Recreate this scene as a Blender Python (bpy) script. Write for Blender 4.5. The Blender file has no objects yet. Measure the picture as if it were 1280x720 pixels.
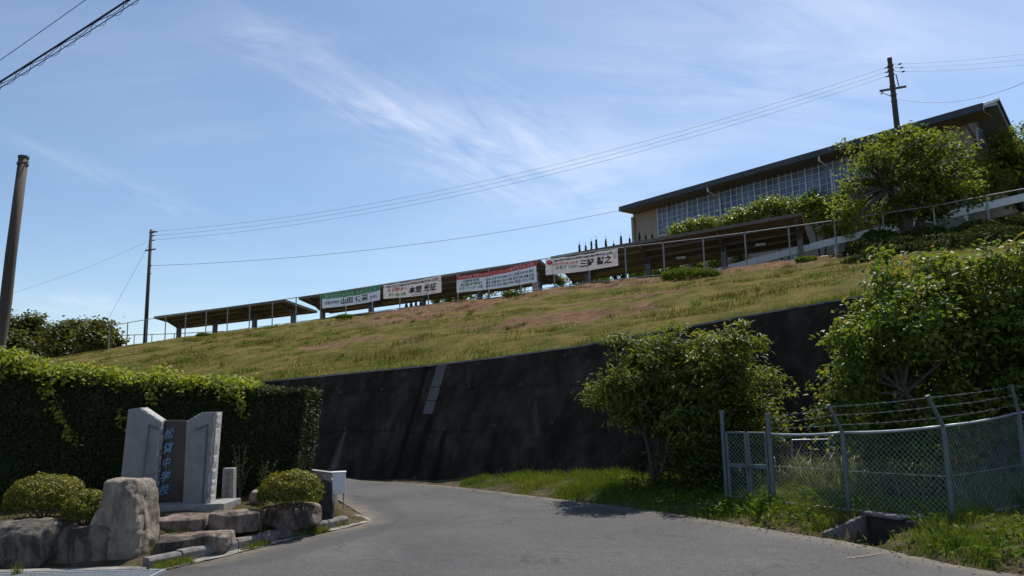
import bpy, math, random
import numpy as np
from mathutils import Vector, Matrix, noise as mnoise
random.seed(7); rng = np.random.default_rng(7)
scene = bpy.context.scene
COL = scene.collection

# ------------------------------------------------------------------ camera
PITCH, ROLL, FPX, EYE = math.radians(8.4), math.radians(-1.44), 950.0, 1.6
c_f = np.array([0, math.cos(PITCH), math.sin(PITCH)])
u0 = np.array([0, -math.sin(PITCH), math.cos(PITCH)]); r0 = np.array([1.0, 0, 0])
c_r = r0 * math.cos(ROLL) + u0 * math.sin(ROLL)
c_u = -r0 * math.sin(ROLL) + u0 * math.cos(ROLL)
CAM = np.array([0, 0, EYE])
cd = bpy.data.cameras.new('camera'); cam = bpy.data.objects.new('camera', cd); COL.objects.link(cam)
cd.sensor_width = 36; cd.lens = FPX / 1280 * 36; cd.clip_start = 0.1; cd.clip_end = 3000
cam.matrix_world = Matrix(((c_r[0], c_u[0], -c_f[0], 0), (c_r[1], c_u[1], -c_f[1], 0), (c_r[2], c_u[2], -c_f[2], EYE), (0, 0, 0, 1)))
scene.camera = cam

# ------------------------------------------------------------------ light
SUN_EL, SUN_AZ = math.radians(57), math.radians(33)          # azimuth clockwise from +Y
sun_dir = Vector((math.sin(SUN_AZ) * math.cos(SUN_EL), math.cos(SUN_AZ) * math.cos(SUN_EL), math.sin(SUN_EL)))
sl = bpy.data.lights.new('sun', 'SUN'); sl.energy = 4.0; sl.angle = math.radians(0.5); sl.color = (1, .95, .87)
so = bpy.data.objects.new('sun', sl); COL.objects.link(so); so.rotation_euler = sun_dir.to_track_quat('Z', 'Y').to_euler()
scene.view_settings.view_transform = 'Standard'; scene.view_settings.look = 'None'
scene.view_settings.exposure = 0.52; scene.view_settings.gamma = 1
scene.cycles.use_denoising = True
scene.cycles.max_bounces = 6; scene.cycles.diffuse_bounces = 3; scene.cycles.transmission_bounces = 3
W = bpy.data.worlds.new('World'); scene.world = W; W.use_nodes = True
nt = W.node_tree; nt.nodes.clear()
def nn(t, kind, **kw):
    n = t.nodes.new(kind)
    for k, v in kw.items():
        if k in n.inputs: n.inputs[k].default_value = v
        else: setattr(n, k, v)
    return n
def lk(t, a, b): t.links.new(a, b)
def math_n(t, op, a, b=None, clamp=False):
    n = t.nodes.new('ShaderNodeMath'); n.operation = op; n.use_clamp = clamp
    for i, v in enumerate((a, b)):
        if v is None: continue
        if isinstance(v, (int, float)): n.inputs[i].default_value = v
        else: t.links.new(v, n.inputs[i])
    return n.outputs[0]
def ramp(t, fac, stops, interp='LINEAR'):
    n = t.nodes.new('ShaderNodeValToRGB'); cr = n.color_ramp; cr.interpolation = interp
    while len(cr.elements) < len(stops): cr.elements.new(0.5)
    for e, (p, c) in zip(cr.elements, stops):
        e.position = p; e.color = (*c, 1) if len(c) == 3 else c
    if fac is not None: t.links.new(fac, n.inputs[0])
    return n.outputs[0]
def mixc(t, fac, a, b, mode='MIX'):
    n = t.nodes.new('ShaderNodeMix'); n.data_type = 'RGBA'; n.blend_type = mode
    for sock, v in ((n.inputs[0], fac), (n.inputs[6], a), (n.inputs[7], b)):
        if isinstance(v, (int, float)): sock.default_value = v
        elif isinstance(v, tuple): sock.default_value = (*v, 1)
        else: t.links.new(v, sock)
    return n.outputs[2]
sky = nn(nt, 'ShaderNodeTexSky', sky_type='NISHITA', sun_disc=False, sun_elevation=SUN_EL, sun_rotation=SUN_AZ,
         air_density=1.0, dust_density=0.35, ozone_density=2.9, altitude=50)
tc = nn(nt, 'ShaderNodeTexCoord')
sep = nn(nt, 'ShaderNodeSeparateXYZ'); lk(nt, tc.outputs['Generated'], sep.inputs[0])
zz = math_n(nt, 'ADD', math_n(nt, 'MAXIMUM', sep.outputs[2], 0.0), 0.22)
comb = nn(nt, 'ShaderNodeCombineXYZ')
lk(nt, math_n(nt, 'DIVIDE', sep.outputs[0], zz), comb.inputs[0]); lk(nt, math_n(nt, 'DIVIDE', sep.outputs[1], zz), comb.inputs[1])
mp = nn(nt, 'ShaderNodeMapping'); mp.inputs['Rotation'].default_value = (0, 0, math.radians(62)); mp.inputs['Scale'].default_value = (0.55, 1.9, 1)
lk(nt, comb.outputs[0], mp.inputs[0])
n1 = nn(nt, 'ShaderNodeTexNoise', Scale=1.5, Detail=9.0, Roughness=0.62, Distortion=0.5); lk(nt, mp.outputs[0], n1.inputs['Vector'])
n2 = nn(nt, 'ShaderNodeTexNoise', Scale=0.8, Detail=3.0, Roughness=0.5); lk(nt, comb.outputs[0], n2.inputs['Vector'])
wisp = ramp(nt, n1.outputs[0], [(0.50, (0, 0, 0)), (0.78, (1, 1, 1))])
broad = ramp(nt, n2.outputs[0], [(0.40, (0, 0, 0)), (0.68, (1, 1, 1))])
def sky_q(px, py):                                    # where a cloud seen at this photograph pixel lies on the cloud sheet
    fx, uy = (px - 640) / FPX, (360 - py) / FPX; d = c_r * fx + c_u * uy + c_f; d = d / np.linalg.norm(d); return d[:2] / (max(d[2], 0) + .22)
def streak(p0, p1, w, sc, lo, hi):
    a, b_ = sky_q(*p0), sky_q(*p1); L = np.linalg.norm(b_ - a); e = (b_ - a) / L; nv = np.array([-e[1], e[0]]); mid = (a + b_) / 2
    m1 = nn(nt, 'ShaderNodeMapping', vector_type='TEXTURE'); m1.inputs['Location'].default_value = (*mid, 0); m1.inputs['Rotation'].default_value = (0, 0, math.atan2(e[1], e[0]))
    lk(nt, comb.outputs[0], m1.inputs[0]); sp = nn(nt, 'ShaderNodeSeparateXYZ'); lk(nt, m1.outputs[0], sp.inputs[0])
    wob = nn(nt, 'ShaderNodeTexNoise', Scale=1.6 / L, Detail=3.0); lk(nt, m1.outputs[0], wob.inputs['Vector'])
    y_ = math_n(nt, 'ADD', sp.outputs[1], math_n(nt, 'MULTIPLY', math_n(nt, 'SUBTRACT', wob.outputs[0], .5), w * 2.4))
    g = lambda v, s_: math_n(nt, 'EXPONENT', math_n(nt, 'MULTIPLY', math_n(nt, 'POWER', math_n(nt, 'ABSOLUTE', math_n(nt, 'DIVIDE', v, s_)), 2.0), -1.0))
    env = math_n(nt, 'MULTIPLY', g(y_, w), g(sp.outputs[0], L * .55))
    m2 = nn(nt, 'ShaderNodeMapping'); m2.inputs['Scale'].default_value = (.35 * sc, 1.3 * sc, 1); lk(nt, m1.outputs[0], m2.inputs[0])
    nz_ = nn(nt, 'ShaderNodeTexNoise', Scale=1.0, Detail=10.0, Roughness=.66, Distortion=.8); lk(nt, m2.outputs[0], nz_.inputs['Vector'])
    return math_n(nt, 'MULTIPLY', env, ramp(nt, nz_.outputs[0], [(lo, (0, 0, 0)), (hi, (1, 1, 1))]))
mask = math_n(nt, 'MULTIPLY', math_n(nt, 'MULTIPLY', wisp, broad), .22)
for (p0, p1, w, sc, lo, hi, amt) in [((340, 30), (660, 235), .055, 9, .34, .80, .22), ((470, 120), (720, 250), .18, 6, .40, .74, .36), ((380, 100), (520, 175), .05, 10, .42, .75, .32),
                                 ((700, 60), (1250, 120), .30, 3.5, .38, .75, .30), ((40, 370), (130, 392), .10, 5, .4, .7, .25), ((20, 170), (300, 300), .04, 7, .42, .75, .20), ((250, 40), (420, 70), .06, 6, .40, .75, .25), ((640, 260), (900, 215), .25, 4, .4, .75, .22)]:
    mask = math_n(nt, 'ADD', mask, math_n(nt, 'MULTIPLY', streak(p0, p1, w, sc, lo, hi), amt))
mask = math_n(nt, 'ADD', mask, math_n(nt, 'MULTIPLY', broad, 0.09), clamp=True)
skyc = mixc(nt, mask, sky.outputs[0], (9.0, 9.2, 9.8))
bg = nn(nt, 'ShaderNodeBackground', Strength=0.093); lk(nt, skyc, bg.inputs[0])
lk(nt, bg.outputs[0], nn(nt, 'ShaderNodeOutputWorld').inputs[0])

# ------------------------------------------------------------------ layout helpers (measuring the place from the photograph)
def ray(px, py): return c_r * (px - 640) / FPX + c_u * (360 - py) / FPX + c_f
def hit(px, py, n, d):
    n = np.array(n, float); v = ray(px, py); return CAM + v * ((d - n @ CAM) / (n @ v))
def G(px, py, z=0.0): return hit(px, py, (0, 0, 1), z)
def D(px, py, Y): return hit(px, py, (0, 1, 0), Y)
F = np.array([.897, -.443, 0]); F /= np.linalg.norm(F); N = np.array([-F[1], F[0], 0])   # along / into the hill
def so_(s, o, z): return F * s + N * o + np.array([0, 0, z])
def O(px, py, o): p = hit(px, py, N, o); return p @ F, p[2]
def sst(a, b, x): t = np.clip((np.asarray(x, float) - a) / (b - a), 0, 1); return t * t * (3 - 2 * t)
def fbm(x, y, sc=1.0, seed=0.0, oct=3):
    return mnoise.fractal(Vector((x * sc + seed, y * sc - seed * .7, seed)), 1.0, 2.0, oct)

# ------------------------------------------------------------------ mesh helpers
def tag(o, label=None, cat=None, group=None, kind=None):
    if label: o['label'] = label
    if cat: o['category'] = cat
    if group: o['group'] = group
    if kind: o['kind'] = kind
    return o
def link(name, me, parent=None):
    o = bpy.data.objects.new(name, me); COL.objects.link(o)
    if parent is not None: o.parent = parent
    return o
def empty(name, loc=(0, 0, 0), rz=0, **kw):
    o = bpy.data.objects.new(name, None); COL.objects.link(o); o.location = tuple(loc); o.rotation_euler = (0, 0, rz)
    o.empty_display_size = .2
    return tag(o, **kw)
class MB:
    def __init__(s): s.v = []; s.f = []; s.m = []
    def add(s, vs, fs, mi=0):
        b = len(s.v); s.v += [tuple(float(c) for c in v) for v in vs]; s.f += [tuple(i + b for i in f) for f in fs]; s.m += [mi] * len(fs); return s
    def box(s, c, size, ax=None, mi=0, taper=1.0):
        c = np.array(c, float); X, Y, Z = ax if ax is not None else np.eye(3)
        h = np.array(size, float) / 2; vs = []
        for sz in (-1, 1):
            k = taper if sz > 0 else 1
            for sx, sy in ((-1, -1), (1, -1), (1, 1), (-1, 1)):
                vs.append(c + np.array(X) * h[0] * sx * k + np.array(Y) * h[1] * sy * k + np.array(Z) * h[2] * sz)
        return s.add(vs, [(3, 2, 1, 0), (4, 5, 6, 7), (0, 1, 5, 4), (1, 2, 6, 5), (2, 3, 7, 6), (3, 0, 4, 7)], mi)
    def tube(s, pts, r, n=8, cap=True, mi=0):
        pts = [np.array(p, float) for p in pts]; k = len(pts)
        rs = r if isinstance(r, (list, tuple, np.ndarray)) else [r] * k
        vs = []; fs = []; prev = None
        for i in range(k):
            t = pts[min(i + 1, k - 1)] - pts[max(i - 1, 0)]; t = t / (np.linalg.norm(t) + 1e-9)
            a = prev if prev is not None else (np.array([0, 0, 1.]) if abs(t[2]) < .9 else np.array([1., 0, 0]))
            a = a - t * (a @ t); a /= np.linalg.norm(a) + 1e-9; b = np.cross(t, a); prev = a
            for j in range(n):
                an = 2 * math.pi * j / n; vs.append(pts[i] + (a * math.cos(an) + b * math.sin(an)) * rs[i])
        for i in range(k - 1):
            for j in range(n):
                j2 = (j + 1) % n; fs.append((i * n + j, i * n + j2, (i + 1) * n + j2, (i + 1) * n + j))
        if cap: fs.append(tuple(range(n - 1, -1, -1))); fs.append(tuple((k - 1) * n + j for j in range(n)))
        return s.add(vs, fs, mi)
    def prism(s, poly, vec, mi=0):                       # polygon of 3D points extruded by vec
        p = [np.array(q, float) for q in poly]; v = np.array(vec, float); n = len(p)
        return s.add(p + [q + v for q in p], [tuple(range(n - 1, -1, -1)), tuple(range(n, 2 * n))] + [(i, (i + 1) % n, n + (i + 1) % n, n + i) for i in range(n)], mi)
    def build(s, name, mats, parent=None, smooth=False, origin=None, bevel=0):
        me = bpy.data.meshes.new(name)
        vs = s.v if origin is None else [tuple(np.array(v) - np.array(origin)) for v in s.v]
        me.from_pydata(vs, [], s.f)
        for m in (mats if isinstance(mats, (list, tuple)) else [mats]): me.materials.append(m)
        me.polygons.foreach_set('material_index', s.m)
        if smooth: me.polygons.foreach_set('use_smooth', [True] * len(s.f))
        me.validate(); me.update()
        o = link(name, me, parent)
        if origin is not None and parent is None: o.location = tuple(origin)
        if bevel:
            b = o.modifiers.new('bevel', 'BEVEL'); b.width = bevel; b.segments = 2; b.limit_method = 'ANGLE'
        return o
def npmesh(name, V, Fq, mat, parent=None, attrs=None, smooth=False):
    V = np.asarray(V, np.float32); Fq = np.asarray(Fq, np.int32); k = Fq.shape[1]
    me = bpy.data.meshes.new(name)
    me.vertices.add(len(V)); me.vertices.foreach_set('co', V.ravel())
    me.loops.add(Fq.size); me.loops.foreach_set('vertex_index', Fq.ravel())
    me.polygons.add(len(Fq)); me.polygons.foreach_set('loop_start', np.arange(0, Fq.size, k, dtype=np.int32))
    me.polygons.foreach_set('loop_total', np.full(len(Fq), k, np.int32))
    if smooth: me.polygons.foreach_set('use_smooth', np.ones(len(Fq), bool))
    for nme, a in (attrs or {}).items():
        at = me.attributes.new(nme, 'FLOAT', 'POINT'); at.data.foreach_set('value', np.asarray(a, np.float32))
    me.materials.append(mat); me.update(calc_edges=True)
    return link(name, me, parent)
def grid_faces(a, b):
    i = np.arange(a * b).reshape(a, b)
    return np.stack([i[:-1, :-1], i[1:, :-1], i[1:, 1:], i[:-1, 1:]], -1).reshape(-1, 4)
def copy_tree(o, parent=None):
    c = o.copy(); COL.objects.link(c)
    if parent is not None: c.parent = parent
    for ch in list(o.children): copy_tree(ch, c)
    return c

# ------------------------------------------------------------------ materials
def newmat(name):
    m = bpy.data.materials.new(name); m.use_nodes = True; t = m.node_tree; t.nodes.clear()
    out = t.nodes.new('ShaderNodeOutputMaterial'); p = t.nodes.new('ShaderNodeBsdfPrincipled'); t.links.new(p.outputs[0], out.inputs[0])
    return m, t, p, out
def pos(t): return t.nodes.new('ShaderNodeNewGeometry').outputs['Position']
def noise_n(t, vec, scale, detail=5, rough=.6, stretch=None, dist=0):
    if stretch:
        m = t.nodes.new('ShaderNodeMapping'); m.inputs['Scale'].default_value = stretch; t.links.new(vec, m.inputs[0]); vec = m.outputs[0]
    n = t.nodes.new('ShaderNodeTexNoise'); n.inputs['Scale'].default_value = scale; n.inputs['Detail'].default_value = detail
    n.inputs['Roughness'].default_value = rough; n.inputs['Distortion'].default_value = dist; t.links.new(vec, n.inputs['Vector']); return n.outputs[0]
def bump_n(t, p, h, strength=.4, dist=.02):
    b = t.nodes.new('ShaderNodeBump'); b.inputs['Strength'].default_value = strength; b.inputs['Distance'].default_value = dist
    t.links.new(h, b.inputs['Height']); t.links.new(b.outputs[0], p.inputs['Normal'])
def plain(name, cols, scale=4, rough=.7, bump=.3, bdist=.01, metal=0, stretch=None, fine=60, spec=.5):
    m, t, p, o = newmat(name); P = pos(t)
    n = noise_n(t, P, scale, 6, .65, stretch)
    k = len(cols); c = ramp(t, n, [(.3 + .4 * i / max(1, k - 1), cc) for i, cc in enumerate(cols)])
    f = noise_n(t, P, fine, 3, .6)
    c = mixc(t, .35, c, ramp(t, f, [(.3, (.35, .35, .35)), (.7, (.65, .65, .65))]), 'OVERLAY')
    t.links.new(c, p.inputs['Base Color']); p.inputs['Roughness'].default_value = rough; p.inputs['Metallic'].default_value = metal
    p.inputs['Specular IOR Level'].default_value = spec
    if bump: bump_n(t, p, f, bump, bdist)
    return m
def leafmat(name, cols, trans=.35, rough=.45, spec=.28):
    m, t, p, out = newmat(name)
    a = t.nodes.new('ShaderNodeAttribute'); a.attribute_name = 'tint'
    k = len(cols); c = ramp(t, a.outputs['Fac'], [(i / (k - 1), cc) for i, cc in enumerate(cols)])
    t.links.new(c, p.inputs['Base Color']); p.inputs['Roughness'].default_value = rough; p.inputs['Specular IOR Level'].default_value = spec
    tr = t.nodes.new('ShaderNodeBsdfTranslucent'); c2 = mixc(t, 1.0, c, (1.5, 1.35, .5), 'MULTIPLY'); t.links.new(c2, tr.inputs[0])
    mx = t.nodes.new('ShaderNodeMixShader'); mx.inputs[0].default_value = trans
    t.links.new(p.outputs[0], mx.inputs[1]); t.links.new(tr.outputs[0], mx.inputs[2]); t.links.new(mx.outputs[0], out.inputs[0])
    return m
M = {}
M['leaf_shade'] = leafmat('leaf_camphor', [(.055, .08, .016), (.10, .14, .028), (.21, .23, .06)], rough=.55, trans=.4)
M['leaf_big'] = leafmat('leaf_cherry', [(.055, .10, .016), (.095, .16, .026), (.15, .20, .04), (.24, .16, .045)], rough=.5, trans=.42)
M['leaf_hill'] = leafmat('leaf_hill_cherry', [(.07, .11, .016), (.11, .155, .026), (.20, .245, .05)], trans=.5, rough=.6)
M['leaf_light'] = leafmat('leaf_light', [(.10, .145, .02), (.16, .22, .032), (.23, .28, .055)])
M['leaf_far'] = leafmat('leaf_far', [(.04, .055, .014), (.07, .085, .02), (.13, .12, .03)])
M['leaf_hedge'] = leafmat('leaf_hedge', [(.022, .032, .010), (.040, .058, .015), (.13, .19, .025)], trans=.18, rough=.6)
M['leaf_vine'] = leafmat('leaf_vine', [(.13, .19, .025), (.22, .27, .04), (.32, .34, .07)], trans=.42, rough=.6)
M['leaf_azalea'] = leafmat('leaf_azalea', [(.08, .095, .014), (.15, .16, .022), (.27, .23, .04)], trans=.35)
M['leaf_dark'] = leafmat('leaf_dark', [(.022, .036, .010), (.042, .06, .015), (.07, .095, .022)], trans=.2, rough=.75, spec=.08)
M['grass'] = leafmat('grass', [(.05, .092, .012), (.092, .150, .020), (.19, .19, .05)], trans=.35, rough=.7, spec=.12)
M['dry'] = leafmat('dry_grass', [(.070, .066, .014), (.120, .100, .026), (.066, .078, .014), (.175, .138, .048)], trans=.2, rough=.8, spec=.08)
M['reed'] = leafmat('reed', [(.06, .10, .04), (.115, .16, .075), (.28, .30, .18)], trans=.3)
M['petal'] = leafmat('petal', [(.75, .55, .55), (.85, .80, .75)], trans=.2)
M['pink'] = leafmat('pink_petal', [(.45, .08, .12), (.6, .2, .25)], trans=.2)
M['bark'] = plain('bark', [(.05, .042, .035), (.11, .095, .08)], 6, .9, .8, .02, stretch=(1, 1, .25))
M['bark_pale'] = plain('bark_pale', [(.10, .09, .08), (.22, .20, .18)], 8, .9, .6, .01, stretch=(1, 1, .3))
M['concrete'] = plain('concrete', [(.20, .19, .18), (.32, .31, .29)], 3, .85, .3)
M['concrete_dirty'] = plain('concrete_dirty', [(.09, .085, .08), (.2, .19, .175), (.3, .285, .26)], 5, .9, .5)
M['kerb'] = plain('kerb_concrete', [(.07, .065, .06), (.14, .13, .12), (.22, .21, .195)], 6, .9, .5)
M['white'] = plain('white_paint', [(.62, .64, .66), (.74, .75, .76)], 5, .5, .05)
M['granite'] = plain('granite', [(.18, .175, .17), (.275, .27, .265)], 7, .75, .35, .006, fine=160)
M['granite_rough'] = plain('granite_rough', [(.36, .35, .34), (.62, .60, .58)], 22, .9, 1, .03)
M['groove'] = plain('groove', [(.10, .10, .10), (.14, .14, .14)], 9, .9, .2)
M['blackstone'] = plain('black_stone', [(.028, .022, .018), (.045, .036, .030)], 3, .42, .05, fine=120)
M['letter_blue'] = plain('letter_blue', [(.10, .20, .34), (.16, .28, .42)], 20, .6, .1)
M['rail_metal'] = plain('galvanised', [(.28, .31, .34), (.40, .43, .46)], 14, .5, .1, metal=.55)
M['post_blue'] = plain('blue_grey_post', [(.085, .11, .125), (.125, .155, .17)], 9, .5, .1, metal=.3)
M['wire'] = plain('galvanised_wire', [(.28, .31, .31), (.40, .43, .43)], 14, .5, 0, metal=.4)
M['gatepost'] = M['post_blue']
M['cable'] = plain('black_cable', [(.018, .018, .02), (.03, .03, .032)], 9, .6, 0)
M['wirefar'] = plain('overhead_conductor', [(.10, .11, .13), (.16, .17, .19)], 3, .6, 0)
M['pole'] = plain('pole_concrete', [(.045, .034, .025), (.085, .066, .048)], 2.5, .85, .2, stretch=(1, 1, .2))
M['steel_dark'] = plain('dark_steel', [(.05, .05, .055), (.09, .09, .095)], 8, .6, .1)
M['ceramic'] = plain('insulator', [(.12, .12, .13), (.2, .2, .21)], 20, .3, 0)
M['fencepost'] = plain('old_fence_post', [(.17, .19, .19), (.28, .30, .30)], 5, .7, .1)
M['roof_brown'] = plain('shelter_sheet', [(.16, .125, .10), (.24, .19, .155)], 1.2, .7, .2)
M['roof_beam'] = plain('shelter_beam', [(.09, .075, .065), (.14, .12, .10)], 3, .7, .1)
M['shelter_post'] = plain('shelter_post', [(.10, .10, .105), (.17, .165, .165)], 2, .8, .1)
M['lamp'] = plain('shelter_lamp', [(.5, .5, .46), (.6, .6, .56)], 5, .5, 0)
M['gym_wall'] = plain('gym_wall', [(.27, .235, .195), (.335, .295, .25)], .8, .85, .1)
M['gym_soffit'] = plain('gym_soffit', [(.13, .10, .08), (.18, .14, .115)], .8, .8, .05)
M['gym_fascia'] = plain('gym_fascia', [(.025, .03, .04), (.045, .052, .065)], 1.5, .55, .05)
M['gym_roof'] = plain('gym_roof', [(.16, .17, .18), (.24, .25, .26)], 1.5, .45, .05, metal=.3)
M['frame_white'] = plain('window_frame', [(.55, .58, .62), (.64, .67, .70)], 5, .4, 0)
m, t, p, o = newmat('pane'); P = pos(t)
c = ramp(t, noise_n(t, P, .9, 3), [(.35, (.075, .11, .22)), (.65, (.16, .215, .38))]); t.links.new(c, p.inputs['Base Color'])
p.inputs['Roughness'].default_value = .22; p.inputs['Specular IOR Level'].default_value = .35; M['pane'] = m
M['banner_white'] = plain('banner_white', [(.74, .72, .74), (.82, .80, .80)], 2, .8, .1)
M['banner_pink'] = plain('banner_pinkish', [(.80, .76, .75), (.87, .83, .82)], 2, .8, .1)
M['banner_blue'] = plain('banner_bluish', [(.70, .75, .82), (.76, .80, .86)], 2, .8, .1)
for k_ in ('banner_white', 'banner_pink', 'banner_blue'):           # thin cloth lets the sun through from behind
    t = M[k_].node_tree; p = next(n for n in t.nodes if n.type == 'BSDF_PRINCIPLED'); o = next(n for n in t.nodes if n.type == 'OUTPUT_MATERIAL')
    tr = t.nodes.new('ShaderNodeBsdfTranslucent'); t.links.new(p.inputs['Base Color'].links[0].from_socket, tr.inputs[0]); mx = t.nodes.new('ShaderNodeMixShader'); mx.inputs[0].default_value = .35
    t.links.new(p.outputs[0], mx.inputs[1]); t.links.new(tr.outputs[0], mx.inputs[2]); t.links.new(mx.outputs[0], o.inputs[0])
M['ink_black'] = plain('ink_black', [(.02, .02, .025), (.03, .03, .035)], 5, .8, 0)
M['ink_red'] = plain('ink_red', [(.55, .05, .05), (.62, .08, .07)], 5, .8, 0)
M['ink_green'] = plain('ink_green', [(.05, .26, .09), (.09, .34, .14)], 5, .8, 0)
M['ink_navy'] = plain('ink_navy', [(.03, .04, .09), (.05, .06, .12)], 5, .8, 0)
M['dark_rock_drain_shade'] = plain('dark_rock_drain_shade', [(.02, .02, .022), (.05, .048, .046)], 6, .85, .8, .03)
M['pipe'] = plain('weep_pipe', [(.05, .046, .04), (.10, .092, .08)], 8, .8, .1)
M['chip'] = M['granite_rough']
def rockmat(name, cols, lichen):
    m, t, p, o = newmat(name); P = pos(t)
    c = ramp(t, noise_n(t, P, 2.6, 8, .68, dist=.6), [(.28, cols[0]), (.5, cols[1]), (.72, cols[2])])
    sp = ramp(t, noise_n(t, P, 70, 2, .5), [(.35, (.3, .3, .3)), (.65, (.72, .72, .72))])
    c = mixc(t, .4, c, sp, 'OVERLAY')
    st = ramp(t, noise_n(t, P, 3.2, 6, .7, (1.6, 1.6, .5)), [(.42, (0, 0, 0)), (.60, (1, 1, 1))])
    c = mixc(t, math_n(t, 'MULTIPLY', st, lichen), c, (.04, .034, .028))
    t.links.new(c, p.inputs['Base Color']); p.inputs['Roughness'].default_value = .9
    bump_n(t, p, noise_n(t, P, 20, 8, .75), 1, .05); return m
M['rock_beige'] = rockmat('rock_beige', [(.26, .21, .16), (.40, .33, .26), (.53, .45, .365)], .6)
M['rock_pink'] = rockmat('rock_pink', [(.12, .085, .066), (.26, .19, .155), (.44, .35, .295)], .95)
M['rock_grey'] = rockmat('rock_grey', [(.12, .10, .078), (.22, .185, .145), (.34, .29, .235)], .95)
# asphalt
m, t, p, o = newmat('asphalt'); P = pos(t)
agg = t.nodes.new('ShaderNodeTexVoronoi'); agg.inputs['Scale'].default_value = 95; t.links.new(P, agg.inputs['Vector'])
c = ramp(t, agg.outputs['Color'], [(.15, (.046, .0445, .044)), (.6, (.066, .064, .063)), (.95, (.105, .102, .10))])
big = ramp(t, noise_n(t, P, .35, 6, .6, dist=1), [(.33, (.34, .34, .34)), (.67, (.65, .65, .65))])
c = mixc(t, .8, c, big, 'OVERLAY')
fine = ramp(t, noise_n(t, P, 5, 6, .7), [(.35, (.42, .42, .42)), (.65, (.58, .58, .58))]); c = mixc(t, .6, c, fine, 'OVERLAY')
vc = t.nodes.new('ShaderNodeTexVoronoi'); vc.feature = 'DISTANCE_TO_EDGE'; vc.inputs['Scale'].default_value = .55
wv = t.nodes.new('ShaderNodeVectorMath'); wv.operation = 'ADD'; nw = t.nodes.new('ShaderNodeTexNoise'); nw.inputs['Scale'].default_value = 2.2; nw.inputs['Detail'].default_value = 6; t.links.new(P, nw.inputs['Vector'])
t.links.new(P, wv.inputs[0]); t.links.new(nw.outputs['Color'], wv.inputs[1]); t.links.new(wv.outputs[0], vc.inputs['Vector'])
crk = math_n(t, 'MULTIPLY', ramp(t, vc.outputs['Distance'], [(.003, (1, 1, 1)), (.012, (0, 0, 0))]), ramp(t, noise_n(t, P, .6, 3), [(.44, (0, 0, 0)), (.54, (1, 1, 1))]))
c = mixc(t, math_n(t, 'MULTIPLY', crk, .6), c, (.018, .017, .016))
ap = t.nodes.new('ShaderNodeAttribute'); ap.attribute_name = 'patch'
c = mixc(t, math_n(t, 'MULTIPLY', ap.outputs['Fac'], .42), c, (.036, .034, .034))
at = t.nodes.new('ShaderNodeAttribute'); at.attribute_name = 'edge'
dust = math_n(t, 'MULTIPLY', at.outputs['Fac'], ramp(t, noise_n(t, P, 3.5, 6, .7), [(.40, (.25, .25, .25)), (.62, (1, 1, 1))]))
c = mixc(t, math_n(t, 'MULTIPLY', dust, .7), c, (.20, .165, .115))
t.links.new(c, p.inputs['Base Color']); p.inputs['Roughness'].default_value = .85; p.inputs['Specular IOR Level'].default_value = .35
bump_n(t, p, agg.outputs['Distance'], .6, .006); M['asphalt'] = m
# near soil
m, t, p, o = newmat('soil'); P = pos(t)
c = ramp(t, noise_n(t, P, 5, 8, .7), [(.3, (.045, .036, .022)), (.5, (.085, .068, .04)), (.7, (.15, .12, .075))])
t.links.new(c, p.inputs['Base Color']); p.inputs['Roughness'].default_value = 1; p.inputs['Specular IOR Level'].default_value = .05; bump_n(t, p, noise_n(t, P, 30, 6, .7), 1, .03); M['soil'] = m
# hill sward
m, t, p, o = newmat('hill_sward'); P = pos(t)
gr = ramp(t, noise_n(t, P, 1.1, 8, .68), [(.28, (.054, .060, .013)), (.46, (.110, .100, .024)), (.60, (.18, .138, .045)), (.78, (.070, .078, .015))])
gr = mixc(t, .55, gr, ramp(t, noise_n(t, P, 9, 6, .75), [(.3, (.33, .33, .33)), (.7, (.66, .66, .66))]), 'OVERLAY')
at = t.nodes.new('ShaderNodeAttribute'); at.attribute_name = 'bare'
bm = math_n(t, 'ADD', at.outputs['Fac'], math_n(t, 'MULTIPLY', math_n(t, 'SUBTRACT', noise_n(t, P, .8, 8, .7), .5), 2.2))
bm = ramp(t, bm, [(.38, (0, 0, 0)), (.52, (1, 1, 1))])
soil = ramp(t, noise_n(t, P, 3, 8, .7), [(.3, (.085, .045, .024)), (.55, (.19, .115, .068)), (.75, (.30, .20, .13))])
c = mixc(t, bm, gr, soil); t.links.new(c, p.inputs['Base Color']); p.inputs['Roughness'].default_value = 1; p.inputs['Specular IOR Level'].default_value = .04
bump_n(t, p, noise_n(t, P, 6, 8, .75), 1, .12); M['sward'] = m
# stained retaining wall
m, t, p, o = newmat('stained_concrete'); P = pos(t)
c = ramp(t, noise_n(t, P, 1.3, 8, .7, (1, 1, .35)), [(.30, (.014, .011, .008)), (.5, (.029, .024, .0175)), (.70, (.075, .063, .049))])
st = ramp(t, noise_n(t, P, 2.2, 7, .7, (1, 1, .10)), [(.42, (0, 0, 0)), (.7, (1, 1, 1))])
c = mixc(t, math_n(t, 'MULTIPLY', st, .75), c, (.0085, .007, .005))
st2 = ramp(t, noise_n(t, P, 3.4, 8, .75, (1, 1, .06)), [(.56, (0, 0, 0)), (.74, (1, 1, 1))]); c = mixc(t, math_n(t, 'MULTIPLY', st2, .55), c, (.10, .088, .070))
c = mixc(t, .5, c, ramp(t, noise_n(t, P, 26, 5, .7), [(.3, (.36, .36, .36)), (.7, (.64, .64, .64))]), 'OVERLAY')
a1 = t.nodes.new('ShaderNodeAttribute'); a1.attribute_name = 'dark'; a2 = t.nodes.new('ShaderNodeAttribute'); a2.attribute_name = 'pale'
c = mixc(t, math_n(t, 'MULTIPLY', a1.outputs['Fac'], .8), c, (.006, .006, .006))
c = mixc(t, math_n(t, 'MULTIPLY', a2.outputs['Fac'], .55), c, (.17, .16, .15))
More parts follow.
